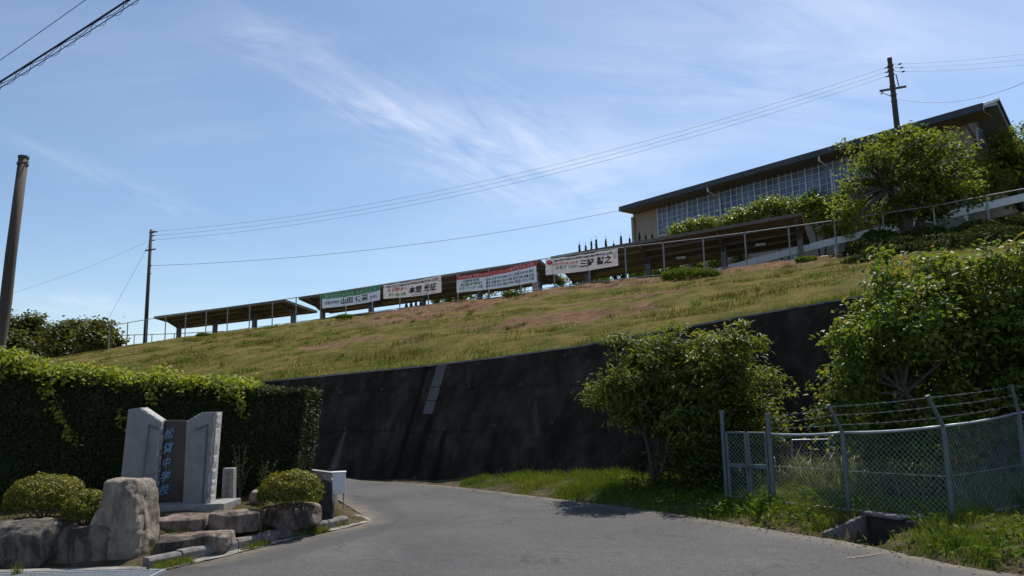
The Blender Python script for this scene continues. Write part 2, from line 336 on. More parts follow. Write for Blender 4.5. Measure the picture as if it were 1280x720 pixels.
t.links.new(c, p.inputs['Base Color']); p.inputs['Roughness'].default_value = .95; p.inputs['Specular IOR Level'].default_value = .12; bump_n(t, p, noise_n(t, P, 18, 6, .7), .5, .02); M['wall'] = m
M['wall_patch'] = plain('drain_cover', [(.075, .069, .064), (.115, .106, .10)], 4, .85, .2)

# ------------------------------------------------------------------ heights
R_EDGE = [(12, 0.2), (9, 2.2), (5.6, 5.5), (4.13, 7.0), (3.5, 8.59), (2.92, 9.51), (2.05, 10.99), (.92, 12.31), (-.68, 14.28), (-1.66, 15.3), (-2.9, 16.2), (-4.7, 17.3), (-9, 19.5), (-18, 24)]
KERB = [(-3.74, 7.99), (-3.41, 8.46), (-3.08, 9.14), (-2.74, 9.77), (-2.27, 10.56)]
L_EDGE = [(-12, 0.2), (-12, 5.0), (-7.5, 7.62), (-3.62, 7.72), (-3.28, 8.32), (-2.94, 9.02), (-2.58, 9.68), (-2.12, 10.45), (-2.02, 10.9), (-2.3, 11.5), (-2.75, 12.6), (-3.5, 14.3), (-6.3, 16.4), (-14, 20.5)]
def g0(x, y): return .085 * np.maximum(0, -(np.asarray(x) + 3.3)) * sst(12.0, 15, y)
def resample(pl, n, smooth=True):
    p = np.array(pl, float); d = np.r_[0, np.cumsum(np.linalg.norm(np.diff(p, axis=0), axis=1))]
    t = np.linspace(0, d[-1], n); return np.stack([np.interp(t, d, p[:, k]) for k in range(p.shape[1])], 1)
def chaikin(p, k=2):
    p = np.array(p, float)
    for _ in range(k):
        q = [p[0]]
        for a, b in zip(p[:-1], p[1:]): q += [a * .75 + b * .25, a * .25 + b * .75]
        q.append(p[-1]); p = np.array(q)
    return p
R_S, L_S = chaikin(R_EDGE), chaikin(L_EDGE, 1)
def dist_poly(X, Y, pl):
    best = np.full(X.shape, 1e9); side = np.zeros(X.shape)
    for (x0, y0), (x1, y1) in zip(pl[:-1], pl[1:]):
        dx, dy = x1 - x0, y1 - y0; L2 = dx * dx + dy * dy
        t = np.clip(((X - x0) * dx + (Y - y0) * dy) / L2, 0, 1)
        d = np.hypot(X - x0 - t * dx, Y - y0 - t * dy); cr = dx * (Y - y0) - dy * (X - x0)
        m_ = d < best; best = np.where(m_, d, best); side = np.where(m_, np.sign(cr), side)
    return best * side
CULV = (np.array([3.62, 8.62]), np.array([.43, -.9]), np.array([.9, .43]))      # origin, along the edge, away from the road
GARDEN_FRONT = [(-14, 8.25), (-4.0, 8.30)] + [(-3.55, 8.6)] + KERB[2:] + [(-2.1, 10.9), (-2.75, 12.5), (-4, 15)]
def ground_z(X, Y):
    X = np.asarray(X, float); Y = np.asarray(Y, float)
    dr = dist_poly(X, Y, R_S); dl = dist_poly(X, Y, L_S)     # right edge goes upward: verge is on its right (negative)
    base = g0(X, Y)
    v = np.maximum(0, -dr); verge = (.11 * sst(0, .6, v) + .08 * sst(.5, 1.5, v)) * sst(-1.8, -.3, X)
    ga = dist_poly(X, Y, GARDEN_FRONT); gi = np.maximum(0, ga); gard = .03 + .33 * sst(.05, .75, gi)
    inroad = (dr > 0) & (dl < 0)
    z = base + np.where(dr <= 0, verge, 0) + np.where((dr > 0) & (ga > 0), gard, 0)
    z = np.where(inroad, base - .05, z)
    rx, ry = X - CULV[0][0], Y - CULV[0][1]; a = rx * CULV[1][0] + ry * CULV[1][1]; b = rx * CULV[2][0] + ry * CULV[2][1]
    z = np.where((a > -.38) & (a < .38) & (b > -.05) & (b < .75), base - .35, z)
    return z
zt_s = np.array([-90, -40, -14.5, -9.3, -6.5, -5.0, -1.3, -.6, 14, 40]); zt_z = np.array([1.0, 1.7, 2.21, 2.43, 2.61, 2.78, 3.24, 3.31, 4.2, 4.6])
def ztop(s): return np.interp(s, zt_s, zt_z)
zc_s = np.array([-95, -75, -66, -60, -57.2, -51, -48.5, -40.3, -30.85, -27.3, -22.7, -18.4, -15.3, -12.25, -7.7, -1.5, 2.65, 4.8, 15, 50])
zc_z = np.array([.3, 1.6, 3.9, 5.2, 5.67, 6.12, 6.25, 6.62, 6.94, 7.08, 7.2, 7.4, 7.55, 7.6, 7.63, 7.76, 7.9, 8.1, 8.8, 9.5])
def zcrest(s): return np.interp(s, zc_s, zc_z)
rail_s = np.array([-9.0, -5.5, -2.8, -1.45, 4.7, 6.3, 20]); rail_zz = np.array([8.25, 8.9, 9.34, 9.5, 10.34, 10.56, 12.4])
def hill_z(s, o):
    s = np.asarray(s, float); o = np.asarray(o, float)
    zt = ztop(s); ot = 13.61 + .55 * zt + .3; zc = zcrest(s)
    tt = np.clip((o - ot) / (37.2 - ot), 0, 1); up = zt + (zc - zt) * (tt ** .96)
    pl = zc - .12 * sst(37.6, 39, o)
    gr = np.interp(s, rail_s, rail_zz - .62); gr = np.maximum(gr, pl)
    o1 = 41.6 - 2.9 * sst(-3.2, .5, s)
    pl = pl + (gr - pl) * sst(o1, 42.3, o) * sst(-9.5, -7.5, s)
    return np.where(o < 37.2, up, pl)

# ------------------------------------------------------------------ setting: ground, road, hill
b = MB(); rr = 900
b.add([(rr * math.cos(a), rr * math.sin(a), -.5) for a in np.linspace(0, 2 * math.pi, 64, endpoint=False)], [tuple(range(64))])
tag(b.build('far_ground', M['soil']), kind='structure')
xs = np.arange(-16, 12.01, .085); ys = np.arange(-3, 22.01, .085); X, Y = np.meshgrid(xs, ys, indexing='ij')
Z = ground_z(X, Y)
nz = np.array([fbm(x, y, 1.6, 3.1, 4) for x, y in zip(X.ravel(), Y.ravel())]).reshape(X.shape)
dr = dist_poly(X, Y, R_S); dl = dist_poly(X, Y, L_S); inroad = (dr > .02) & (dl < -.02)
Z = Z + np.where(inroad, 0, nz * .035)
Sg, Og = X * F[0] + Y * F[1], X * N[0] + Y * N[1]
keep = Og < 14.6
fq = grid_faces(*X.shape); kf = keep.ravel()[fq].all(1)
tag(npmesh('ground', np.stack([X, Y, Z], -1).reshape(-1, 3), fq[kf], M['soil'], smooth=True), kind='structure')
# road: loft between its two edges
k = 150; na = 90
Lr, Rr = resample(L_S, k), resample(R_S, k)
# pair the rows sensibly: nearest progress by matching key points
def keyed(pl, keys, n):
    out = []
    for (a, bb), m_ in zip(zip(keys[:-1], keys[1:]), n): out.append(resample(pl[a:bb + 1], m_)[:-1])
    return np.concatenate(out + [np.array(pl)[keys[-1]:keys[-1] + 1]])
Lr = keyed(L_EDGE, [0, 3, 8, 12, 13], [40, 50, 40, 20]); Rr = keyed(R_EDGE, [0, 3, 6, 10, 13], [40, 50, 40, 20])
Lr, Rr = [np.stack([np.convolve(np.r_[[q[0, k_]] * 2, q[:, k_], [q[-1, k_]] * 2], np.ones(5) / 5, 'valid') for k_ in range(2)], 1) for q in (Lr, Rr)]
tt = np.linspace(0, 1, na)
wig = lambda q, sd: np.array([fbm(x, y, 3.0, sd, 3) for x, y in q]) * .035
Rr = Rr + np.stack([wig(Rr, 1.3), wig(Rr, 7.7)], 1)
RX = Lr[:, None, :] * (1 - tt[None, :, None]) + Rr[:, None, :] * tt[None, :, None]
RZ = g0(RX[..., 0], RX[..., 1]) + .004
wr = np.linalg.norm(Lr - Rr, axis=1)[:, None]
de = np.minimum(tt[None, :], 1 - tt[None, :]) * wr
edge = np.clip(1 - de / .4, 0, 1); edge[:45, :na // 2] = 0
pc = np.array([[-4.5, 7.0], [-2.6, 8.2], [-1.75, 9.6], [-1.55, 11.2], [-2.2, 13.2], [-6, 17]])
patch = sst(.06, -.06, dist_poly(RX[..., 0], RX[..., 1], pc) * -1 + wig(RX.reshape(-1, 2), 4.4).reshape(RX.shape[:2])) * (RX[..., 0] < 0)
tag(npmesh('road', np.concatenate([RX, RZ[..., None]], -1).reshape(-1, 3), grid_faces(*RX.shape[:2]), M['asphalt'], attrs={'edge': edge.ravel(), 'patch': patch.ravel()}, smooth=True), kind='structure')
# the hill behind the wall
ss = np.r_[np.arange(-95, -50, 1.0), np.arange(-50, 14, .3), np.arange(14, 50, 1.5)]
vv = np.r_[np.linspace(0, 1, 74), 1 + np.linspace(0.02, 1, 26)]
Sm, Vm = np.meshgrid(ss, vv, indexing='ij')
ot = 13.61 + .55 * ztop(Sm) + .02
Om = np.where(Vm <= 1, ot + (37.5 - ot) * Vm, 37.5 + (Vm - 1) * 60 * np.clip(Vm - 1, .12, 1))
Zm = hill_z(Sm, Om)
bn = np.array([fbm(a * .45, c_, .8, 5.5, 5) for a, c_ in zip(Sm.ravel(), Om.ravel())]).reshape(Sm.shape)
Zm = Zm + np.where(Om < 37.2, bn * .17 * sst(0, .06, Vm), bn * .02) - .01
def bare_f(s_, o_):
    return .98 * np.exp(-((o_ - 34.2) / 3.0) ** 2) * sst(-33, -22, s_) * sst(3, -5, s_) + .80 * np.exp(-((o_ - 22) / 2.0) ** 2) * np.exp(-((s_ + 9.5) / 3.2) ** 2) \
        + .75 * np.exp(-((o_ - 29) / 2.2) ** 2) * np.exp(-((s_ + 19) / 5) ** 2) + .65 * np.exp(-((o_ - 27) / 1.3) ** 2) * np.exp(-((s_ + 8) / 4) ** 2) \
        + .55 * np.exp(-((o_ - 21) / 1.5) ** 2) * np.exp(-((s_ + 17) / 3) ** 2) + .45 * sst(-52, -60, s_) + .3 * np.exp(-((o_ - 36.8) / 1.2) ** 2) * sst(-48, -40, s_)
bare = bare_f(Sm, Om)
Pm = F[None, None, :] * Sm[..., None] + N[None, None, :] * Om[..., None]; Pm[..., 2] = Zm
tag(npmesh('grass_bank', Pm.reshape(-1, 3), grid_faces(*Sm.shape), M['sward'], attrs={'bare': bare.ravel()}, smooth=True), kind='structure')

# ------------------------------------------------------------------ retaining wall
sw = np.arange(-60, 24, .06); rows = np.linspace(0, 1, 44)
SW, RW = np.meshgrid(sw, rows, indexing='ij'); ZB = -.45
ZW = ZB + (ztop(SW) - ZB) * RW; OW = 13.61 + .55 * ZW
wall = empty('retaining_wall', so_(-8, 14, 0), label='long battered dark concrete retaining wall below the grass bank', cat='retaining wall')
def wall_sz(px, py):
    q = hit(px, py, N - np.array([0, 0, .55]), 13.61); return q @ F, q[2]
dark = np.zeros(SW.shape); pale = np.zeros(SW.shape)
for (x0, y0, x1, y1, w0, w1, a) in [(540, 520, 512, 604, .10, .17, 1), (556, 540, 541, 604, .05, .20, 1), (620, 540, 606, 602, .05, .18, .9), (441, 572, 436, 598, .05, .12, .8), (697, 440, 690, 600, .05, .1, .3)]:
    s0, z0 = wall_sz(x0, y0); s1, z1 = wall_sz(x1, y1)
    u = np.clip((z0 - ZW) / (z0 - z1), -.02, 1.2); sc = s0 + (s1 - s0) * u; ww = w0 + (w1 - w0) * np.clip(u, 0, 1)
    dark = np.maximum(dark, a * (ZW < z0 + .02) * np.clip(1.6 - np.abs(SW - sc) / ww * 1.3, 0, 1))
for (x0, y0, x1, y1, w0, w1, a) in [(432, 537, 416, 588, .02, .10, .75), (668, 500, 672, 545, .03, .07, .5), (640, 520, 660, 470, .2, .3, .12), (650, 525, 668, 560, .15, .2, .2)]:
    s0, z0 = wall_sz(x0, y0); s1, z1 = wall_sz(x1, y1); zlo, zhi = min(z0, z1), max(z0, z1)
    u = (z0 - ZW) / (z0 - z1); sc = s0 + (s1 - s0) * np.clip(u, 0, 1); ww = w0 + (w1 - w0) * np.clip(u, 0, 1)
    pale = np.maximum(pale, a * (ZW < zhi) * (ZW > zlo) * np.clip(1.5 - np.abs(SW - sc) / ww, 0, 1))
# shuttering relief, the lift joint and vertical joints
rel = np.zeros(SW.shape)
for zj in (.98, 1.9): rel += .022 * (np.abs(ZW - zj) < .028)
sj = wall_sz(520, 540)[0]
for sv in [sj - .22 + kk * 5.4 for kk in range(-6, 6)]: rel += .03 * (np.abs(SW - sv) < .035)
wn = N * .876 - np.array([0, 0, .482])
PW = F * SW[..., None] + N * OW[..., None]; PW[..., 2] = ZW; PW = PW + wn * rel[..., None]
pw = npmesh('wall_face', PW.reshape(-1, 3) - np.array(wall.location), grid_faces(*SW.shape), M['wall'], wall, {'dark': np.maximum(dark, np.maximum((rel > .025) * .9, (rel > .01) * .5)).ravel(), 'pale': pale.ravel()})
b = MB()                                                   # coping: the flat top and back of the wall
for i in range(0, len(sw) - 30, 30):
    s0, s1 = sw[i], sw[i + 30]; z0, z1 = ztop(s0), ztop(s1)
    q = [so_(s0, 13.60 + .55 * z0, z0 + .004), so_(s1, 13.60 + .55 * z1, z1 + .004), so_(s1, 14.0 + .55 * z1, z1 + .004), so_(s0, 14.0 + .55 * z0, z0 + .004)]
    b.prism(q, (0, 0, .035))
b.v = [tuple(np.array(v) - np.array(wall.location)) for v in b.v]; b.build('coping', M['concrete_dirty'], wall)
wup = np.array([N[0] * .482, N[1] * .482, .876])
def wall_pt(px, py, off=0.0):
    q = hit(px, py, N - np.array([0, 0, .55]), 13.61); return q - wn * off
wl = np.array(wall.location)
for (xa, ya, xb, yb) in ((553, 457, 545, 484), (544.6, 485, 540, 501), (539.6, 502, 535, 518)):   # drain cover plates
    b = MB(); A, B = wall_pt(xa, ya), wall_pt(xb, yb); w = .125
    b.prism([A - F * w - wl, B - F * w - wl, B + F * w - wl, A + F * w - wl], -wn * .03); b.build('drain_cover', M['wall_patch'], wall)
b = MB()
for j in range(12):
    an = 2 * math.pi * j / 12; a2 = 2 * math.pi * (j + 1) / 12
    c1, c2 = F * math.cos(an) + wup * math.sin(an), F * math.cos(a2) + wup * math.sin(a2)
    b.add([c1 * .022, c2 * .022, c2 * .036, c1 * .036, c2 * .036 - wn * .03, c1 * .036 - wn * .03, c1 * .022 - wn * .03, c2 * .022 - wn * .03], [(3, 2, 4, 5), (5, 4, 7, 6), (6, 7, 1, 0)])
pipe0 = None
for (px, py) in [(427, 491), (478, 487), (530, 489), (587, 484), (651, 481), (707, 445), (432, 536), (488, 532), (555, 537), (619, 533), (690, 529), (440, 572), (519, 598), (627, 588), (700, 582), (780, 565), (742, 480), (960, 425)]:
    if pipe0 is None: pipe0 = b.build('weep_pipe', M['pipe'], wall); o = pipe0
    else: o = pipe0.copy(); COL.objects.link(o)
    o.location = tuple(wall_pt(px, py, .004) - wl)

# ------------------------------------------------------------------ foliage generator
def rand_unit(n):
    v = rng.normal(size=(n, 3)); return v / np.linalg.norm(v, axis=1, keepdims=True)
def leaves(name, P, Nr, L, Wd, tint, mat, parent=None, droop=0.0, fold=.18, kind='stuff'):
    n = len(P); Nr = Nr / (np.linalg.norm(Nr, axis=1, keepdims=True) + 1e-9)
    T = np.cross(Nr, rand_unit(n)); T[:, 2] -= droop; T -= Nr * (T * Nr).sum(1, keepdims=True); T /= np.linalg.norm(T, axis=1, keepdims=True) + 1e-9
    B = np.cross(Nr, T); L = np.broadcast_to(L, (n,))[:, None]; Wd = np.broadcast_to(Wd, (n,))[:, None]
    V = np.empty((n, 4, 3)); V[:, 0] = P; V[:, 1] = P + T * L * .45 + B * Wd * .5 + Nr * Wd * fold
    V[:, 2] = P + T * L - Nr * L * .1; V[:, 3] = P + T * L * .45 - B * Wd * .5 + Nr * Wd * fold
    i = np.arange(n)[:, None] * 4
    Fc = np.concatenate([i + np.array([[0, 1, 2]]), i + np.array([[0, 2, 3]])], 0)
    o = npmesh(name, V.reshape(-1, 3), Fc, mat, parent, {'tint': np.repeat(np.clip(tint, 0, 1), 4)})
    if kind: o['kind'] = kind
    return o
def crown_points(blobs, ncl, per, spread, shell=.55):
    bl = np.array(blobs, float); vol = bl[:, 3] ** 3 if bl.shape[1] == 4 else bl[:, 3] * bl[:, 4] * bl[:, 5]
    pick = rng.choice(len(bl), ncl, p=vol ** .75 / (vol ** .75).sum())
    d = rand_unit(ncl); rad = shell + (1 - shell) * rng.random(ncl) ** .6
    rad = np.where(rng.random(ncl) < .25, rng.random(ncl) * shell, rad)
    ax = bl[pick, 3:4] if bl.shape[1] == 4 else bl[pick, 3:6]
    C_ = bl[pick, :3] + d * ax * rad[:, None]
    q = rng.normal(size=(ncl, per, 3)) * spread * np.array([1, 1, .55])
    sz = rng.uniform(.6, 1.35, (ncl, 1, 1)); P = C_[:, None, :] + q * sz
    up = rand_unit(ncl * per).reshape(ncl, per, 3) * .75 + np.array([0, 0, .75]) + d[:, None, :] * .35
    ct = rng.uniform(0, .55, (ncl, 1)); ti = ct + rng.uniform(0, .45, (ncl, per))
    return C_, P.reshape(-1, 3), up.reshape(-1, 3), ti.ravel()
def limb(b, A, B, r0_, r1_, bend=.1, n=5, sides=6):
    A, B = np.array(A, float), np.array(B, float); L = np.linalg.norm(B - A); off = rng.normal(size=3) * bend * L
    ps = [A + (B - A) * t + off * math.sin(math.pi * t) * .6 + np.array([0, 0, bend * L * .6 * math.sin(math.pi * t)]) for t in np.linspace(0, 1, n)]
    b.tube(ps, list(np.linspace(r0_, r1_, n)), sides, cap=False); return ps
def make_tree(name, base, forks, blobs, ncl, per, spread, L, Wd, mat, bark, r, label, cat='tree', group=None, ntw=60, droop=.3, shell=.55, lean=0.0):
    base = np.array(base, float); t = empty(name, base, label=label, cat=cat, group=group)
    C_, P, U, ti = crown_points(blobs, ncl, per, spread, shell)
    b = MB(); tips = []
    for fk in forks:
        fk = np.array(fk, float); ps = limb(b, base + rng.normal(size=3) * r * .4 * np.array([1, 1, 0]), fk, r, r * .5, .05, 7, 8); tips.append(fk)
    tips = np.array(tips); sel = rng.choice(len(C_), min(ntw, len(C_)), replace=False)
    for i in sel:
        j = np.argmin(np.linalg.norm(tips - C_[i], axis=1) + rng.random(len(tips)) * .4 * np.linalg.norm(tips[0] - base))
        limb(b, tips[j] + rng.normal(size=3) * r * .2, C_[i], r * .38, r * .07, .12, 5, 5)
    b.v = [tuple(np.array(v) - base) for v in b.v]; b.build('trunk', bark, t, smooth=True)
    n = len(P); leaves('crown', P - base, U, L * rng.uniform(.7, 1.25, n), Wd * rng.uniform(.8, 1.2, n), ti, mat, t, droop)
    return t
def blobs_px(lst, Y, dy=0.0, flat=1.0):
    out = []
    for i, (px, py, rp) in enumerate(lst):
        y = Y + dy * math.sin(i * 2.4); p = D(px, py, y); out.append((*p, rp * y / FPX))
    return out

# tree in front of the wall
bl = blobs_px([(795, 452, 42), (850, 440, 44), (905, 455, 45), (832, 490, 52), (885, 500, 55), (765, 478, 30), (945, 490, 34), (865, 525, 40), (920, 525, 38), (800, 500, 36), (950, 520, 26), (752, 492, 18), (775, 505, 24), (965, 545, 24), (870, 470, 46), (925, 430, 26)], 12.5, .45)
bs = D(819, 612, 12.5)
make_tree('shade_tree', bs, [D(806, 545, 12.5), D(823, 540, 12.7), D(840, 548, 12.4)], bl, 590, 46, .085, .115, .036, M['leaf_shade'], M['bark'], .045,
          'bushy dark green tree standing alone in front of the dark retaining wall', group=None, ntw=120, droop=.5)
# big tree behind the chain-link fence
bl = blobs_px([(1055, 492, 26), (1095, 450, 46), (1145, 400, 50), (1120, 365, 30), (1195, 410, 75), (1190, 350, 34), (1250, 365, 48), (1290, 420, 80), (1125, 510, 42), (1215, 490, 70), (1290, 335, 34), (1085, 395, 26), (1060, 425, 22), (1120, 333, 18), (1160, 335, 22), (1240, 330, 26), (1285, 500, 60), (1070, 460, 28), (1330, 420, 90), (1110, 318, 10), (1075, 345, 10), (1050, 530, 30), (1110, 545, 36), (1180, 540, 40), (1250, 545, 46), (1310, 545, 50)], 11.0, .55)
bs = np.array([6.6, 11.0, .1])
make_tree('cherry_tree', bs, [D(1165, 470, 11.2), D(1225, 450, 10.9), D(1280, 440, 11.1), D(1130, 490, 10.9)], bl, 1150, 42, .12, .095, .052, M['leaf_big'], M['bark'], .085,
          'large leafy tree with glossy leaves leaning over the chain-link fence at right', ntw=160, droop=.6)
# trees on the hill
bl = blobs_px([(1090, 205, 30), (1135, 188, 32), (1180, 195, 32), (1075, 245, 28), (1145, 235, 42), (1195, 238, 32), (1212, 212, 20), (1060, 268, 18), (1105, 272, 24), (1170, 268, 22), (1065, 185, 10), (1100, 180, 14), (1155, 168, 12)], 33.8, 1.0)
bs = so_(*(lambda q: (q[0], 38.6, 7.7))(O(1135, 297, 38.6)))
make_tree('hill_tree', bs, [D(1137, 245, 33.9), D(1110, 235, 33.8), D(1160, 240, 34.2)], bl, 360, 30, .25, .20, .11, M['leaf_hill'], M['bark'], .26,
          'round green tree on the hilltop in front of the pole and the long roof', ntw=110)
bl = blobs_px([(1262, 178, 20), (1272, 212, 28), (1240, 225, 20), (1300, 190, 34), (1290, 235, 30), (1235, 200, 12)], 37.5, 1.0)
bs = D(1275, 262, 37.5)
make_tree('hill_tree', bs, [D(1272, 225, 37.5), D(1290, 215, 37.8)], bl, 300, 26, .28, .22, .12, M['leaf_hill'], M['bark'], .2,
          'darker tree at the right edge of the photo beside the end of the long roof', ntw=50)
# low bushes between the shelter and the long building
for i, (lst, Y, lab) in enumerate([
    ([(845, 289, 8), (862, 285, 10), (882, 282, 11)], 43, 'low light green bush under the left half of the gymnasium windows'),
    ([(905, 279, 12), (925, 272, 13), (942, 272, 14)], 42, 'light green bush rising over the shelter roof below the first downpipe'),
    ([(955, 262, 15), (975, 257, 18), (990, 265, 18)], 41.5, 'tall light green bush covering the middle of the gymnasium windows'),
    ([(1008, 262, 18), (1020, 255, 19), (1030, 275, 20)], 40.5, 'green bush behind the right end of the bicycle shelter'),
    ([(1048, 262, 22), (1060, 250, 18), (1062, 285, 20), (1040, 290, 16)], 39.5, 'green bush crowding the left side of the hilltop tree')]):
    bl = blobs_px(lst, Y, .4); x, y, z, r = bl[1]
    make_tree('bush', (x, y, 8.0), [(x - .4, y, z - .5), (x + .4, y + .2, z - .4)], bl, 120, 26, .17, .17, .10, M['leaf_light'], M['bark'], .06, lab, 'bush', 'light green bushes below the gymnasium windows', 25)
for (lst, o, lab) in [
    ([(590, 364, 9), (610, 362, 10), (632, 360, 10), (650, 362, 9)], 43.5, 'green shrub showing below the red and white banner'),
    ([(700, 352, 9), (720, 348, 9), (742, 345, 8), (755, 347, 7)], 43.5, 'green shrub showing below the rightmost banner'),
    ([(560, 372, 6), (545, 375, 5), (575, 369, 7)], 42.8, 'small green shrub between the second and third banner'),
    ([(800, 340, 8), (825, 338, 9), (845, 333, 9)], 44, 'green shrub seen under the left part of the longest bicycle shelter'),
    ([(870, 330, 9), (895, 328, 10), (925, 322, 9)], 44, 'green shrub seen under the middle of the longest bicycle shelter')]:
    bl = []
    for (px, py, rp) in lst:
        s, z = O(px, py, o); p = so_(s, o, z); bl.append((*p, rp * p[1] / FPX))
    x, y, z, r = bl[1]
    make_tree('shrub', (x, y, float(hill_z(*(np.array([x, y, 0]) @ F, o)))), [(x, y, z - .1)], bl, 90, 22, .14, .15, .09, M['leaf_light'] if 'dark' not in lab else M['leaf_dark'], M['bark'], .04, lab, 'shrub', 'green shrubs behind the bicycle shelters', 18)
# far trees at the left end of the hill
for (lst, Y, lab) in [
    ([(15, 425, 26), (40, 415, 22), (25, 445, 30), (60, 430, 22), (-20, 430, 30), (5, 405, 12), (40, 402, 10)], 76, 'large dark green tree far left behind the near utility pole'),
    ([(80, 425, 20), (95, 412, 14), (85, 440, 20), (108, 425, 16)], 72, 'middle tree of the far left group beyond the hill end'),
    ([(122, 412, 11), (128, 428, 14), (116, 422, 12), (134, 436, 10)], 69, 'yellowish tree nearest to the hilltop fence corner')]:
    bl = blobs_px(lst, Y, 1.5); x, y, z, r = bl[0]
    make_tree('broadleaf_tree', (x, y, 2), [(x - 1, y, z - 1), (x + 1.2, y, z - .5), (x, y, z)], bl, 420 if Y == 76 else 230, 26, .48, .42, .26, M['leaf_far'], M['bark'], .3, lab, 'tree', 'broadleaf trees beyond the left end of the hill', 40)
# small pointed conifers
def conifer(base, h, r, label, seed):
    t = empty('conifer', base, label=label, cat='conifer', group='small pointed conifers behind the shelters')
    b = MB(); b.tube([(0, 0, 0), (0, 0, h)], [.06, .01], 5); b.build('trunk', M['bark'], t)
    n = 650; u = rng.random(n) ** .8; ang = rng.random(n) * 6.283; lump = .7 + .5 * np.sin(u * 17 + ang * 2 + seed)
    rad = r * (1.02 - u) * lump * rng.uniform(.3, 1, n)
    P = np.stack([np.cos(ang) * rad, np.sin(ang) * rad, .02 * h + u * h * .9], 1); U = np.stack([np.cos(ang), np.sin(ang), np.full(n, .1)], 1) + rand_unit(n) * .3
    leaves('crown', P, U,   .14 + .20 * (1 - u), .10, rng.random(n), M['leaf_dark'], t, -2.2)
for i, (px, py, lab) in enumerate([(724, 304, 'first from the left'), (732, 305, 'second from the left'), (739, 300, 'third from the left'), (745, 297, 'fourth from the left, the tallest'), (757, 297, 'fifth from the left'), (767, 303, 'sixth from the left'), (776, 293, 'seventh from the left'), (787, 296, 'eighth from the left, nearest the gymnasium corner'), (799, 289, 'ninth, against the beige gymnasium wall'), (807, 292, 'tenth, against the beige gymnasium wall'), (815, 291, 'last, by the window edge')]):
    s, z = O(px, py, 46); zb = 7.6; conifer(so_(s, 46, zb), z - zb + .15, .55, 'dark pointed conifer behind the shelter, ' + lab, i)
for i, (px, py, lab) in enumerate([(508, 377, 'leftmost'), (514, 375, 'second'), (520, 376, 'third'), (526, 375, 'rightmost')]):
    s, z = O(px, py, 44); conifer(so_(s, 44, 6.9), z - 6.9, .45, 'small dark conifer seen under the second banner, ' + lab + ' of four', i + 20)
# dark bushes along the right part of the bank
def leaf_bush(name, c, ax, n, L, Wd, mat, label, cat='shrub', group=None, petals=0, petal_mat=None, core=True):
    c = np.array(c, float); base = c - np.array([0, 0, ax[2]]); t = empty(name, base, label=label, cat=cat, group=group)
    d = rand_unit(n); d[:, 2] = np.abs(d[:, 2]) * 1.1 - .25; d /= np.linalg.norm(d, axis=1, keepdims=True)
    lum = np.array([1 + .16 * fbm(x * 2, y * 2, 1, c[0] + z * 3, 3) for x, y, z in d])
    rad = lum * (1 - .22 * rng.random(n) ** 1.6); P = d * np.array(ax) * rad[:, None] + np.array([0, 0, ax[2]])
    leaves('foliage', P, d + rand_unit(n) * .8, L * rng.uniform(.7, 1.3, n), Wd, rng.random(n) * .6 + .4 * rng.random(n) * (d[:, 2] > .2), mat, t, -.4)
    b = MB()
    for kx in range(9):
        e = rand_unit(1)[0]; e[2] = abs(e[2]); b.tube([(0, 0, 0), e * np.array(ax) * .4 + np.array([0, 0, .3 * ax[2]]), e * np.array(ax) * .8 + np.array([0, 0, ax[2] * .9])], [.014, .010, .004], 5)
    b.build('stem', M['bark'], t)
    if petals:
        e = rand_unit(petals); e[:, 2] = np.abs(e[:, 2]); P = e * np.array(ax) * 1.02 + np.array([0, 0, ax[2]])
        leaves('blossom', P, e + rand_unit(petals) * .4, .11, .10, rng.random(petals), petal_mat, t)
    return t
for (px, py, o, ax, lab, pet, pm) in [
    (1085, 322, 34.5, (.95, .9, .75), 'dark bush with a few pale blossoms at the bare end of the bank', 26, 'petal'),
    (1128, 318, 34.5, (1.1, .9, .7), 'dark shaded bush on the bank below the hilltop tree', 0, None),
    (1180, 316, 34.0, (1.3, .9, .75), 'dark shaded bush below the second fence bay from the right', 0, None),
    (1240, 305, 33.5, (1.4, .9, .7), 'dark shaded bush on the bank at the right edge of the photo', 0, None),
    (1105, 335, 30, (1.2, .9, .8), 'low dark bush halfway down the bank above the big tree, left one', 0, None),
    (1150, 332, 30, (1.3, .9, .8), 'low dark bush halfway down the bank above the big tree, middle one', 0, None),
    (1205, 325, 29.5, (1.4, .9, .85), 'low dark bush halfway down the bank above the big tree, right one', 0, None),
    (1265, 318, 29, (1.4, .9, .9), 'low dark bush on the bank at the right edge, nearest to the wall', 0, None),
    (1100, 305, 36.6, (.9, .6, .6), 'dark bush against the hilltop fence under the round tree, left', 0, None),
    (1160, 303, 36.6, (1.1, .6, .65), 'dark bush against the hilltop fence under the round tree, right', 0, None),
    (1225, 296, 36.4, (1.2, .6, .65), 'dark bush against the hilltop fence near the right edge', 0, None),
    (1070, 345, 28, (.5, .5, .6), 'small bush with pale blossoms at the wall top beside the big tree', 22, 'petal')]:
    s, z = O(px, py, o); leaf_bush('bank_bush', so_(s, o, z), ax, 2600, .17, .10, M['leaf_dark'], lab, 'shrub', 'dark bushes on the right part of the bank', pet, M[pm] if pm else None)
for (px, lab) in ((1118, 'left'), (1165, 'middle'), (1212, 'right'), (1262, 'far right')):
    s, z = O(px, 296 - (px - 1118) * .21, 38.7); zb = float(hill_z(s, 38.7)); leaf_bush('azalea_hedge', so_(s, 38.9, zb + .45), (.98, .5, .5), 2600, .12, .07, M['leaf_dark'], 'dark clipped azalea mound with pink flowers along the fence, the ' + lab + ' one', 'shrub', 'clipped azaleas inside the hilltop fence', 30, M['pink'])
s, z = O(880, 361, 33.3)
leaf_bush('weed_clump', so_(s - .4, 32.6, float(hill_z(s, 32.6)) + .1), (1.3, .8, .32), 3200, .13, .05, M['grass'], 'bright green weed clump on the bare brown part of the bank', 'weeds')
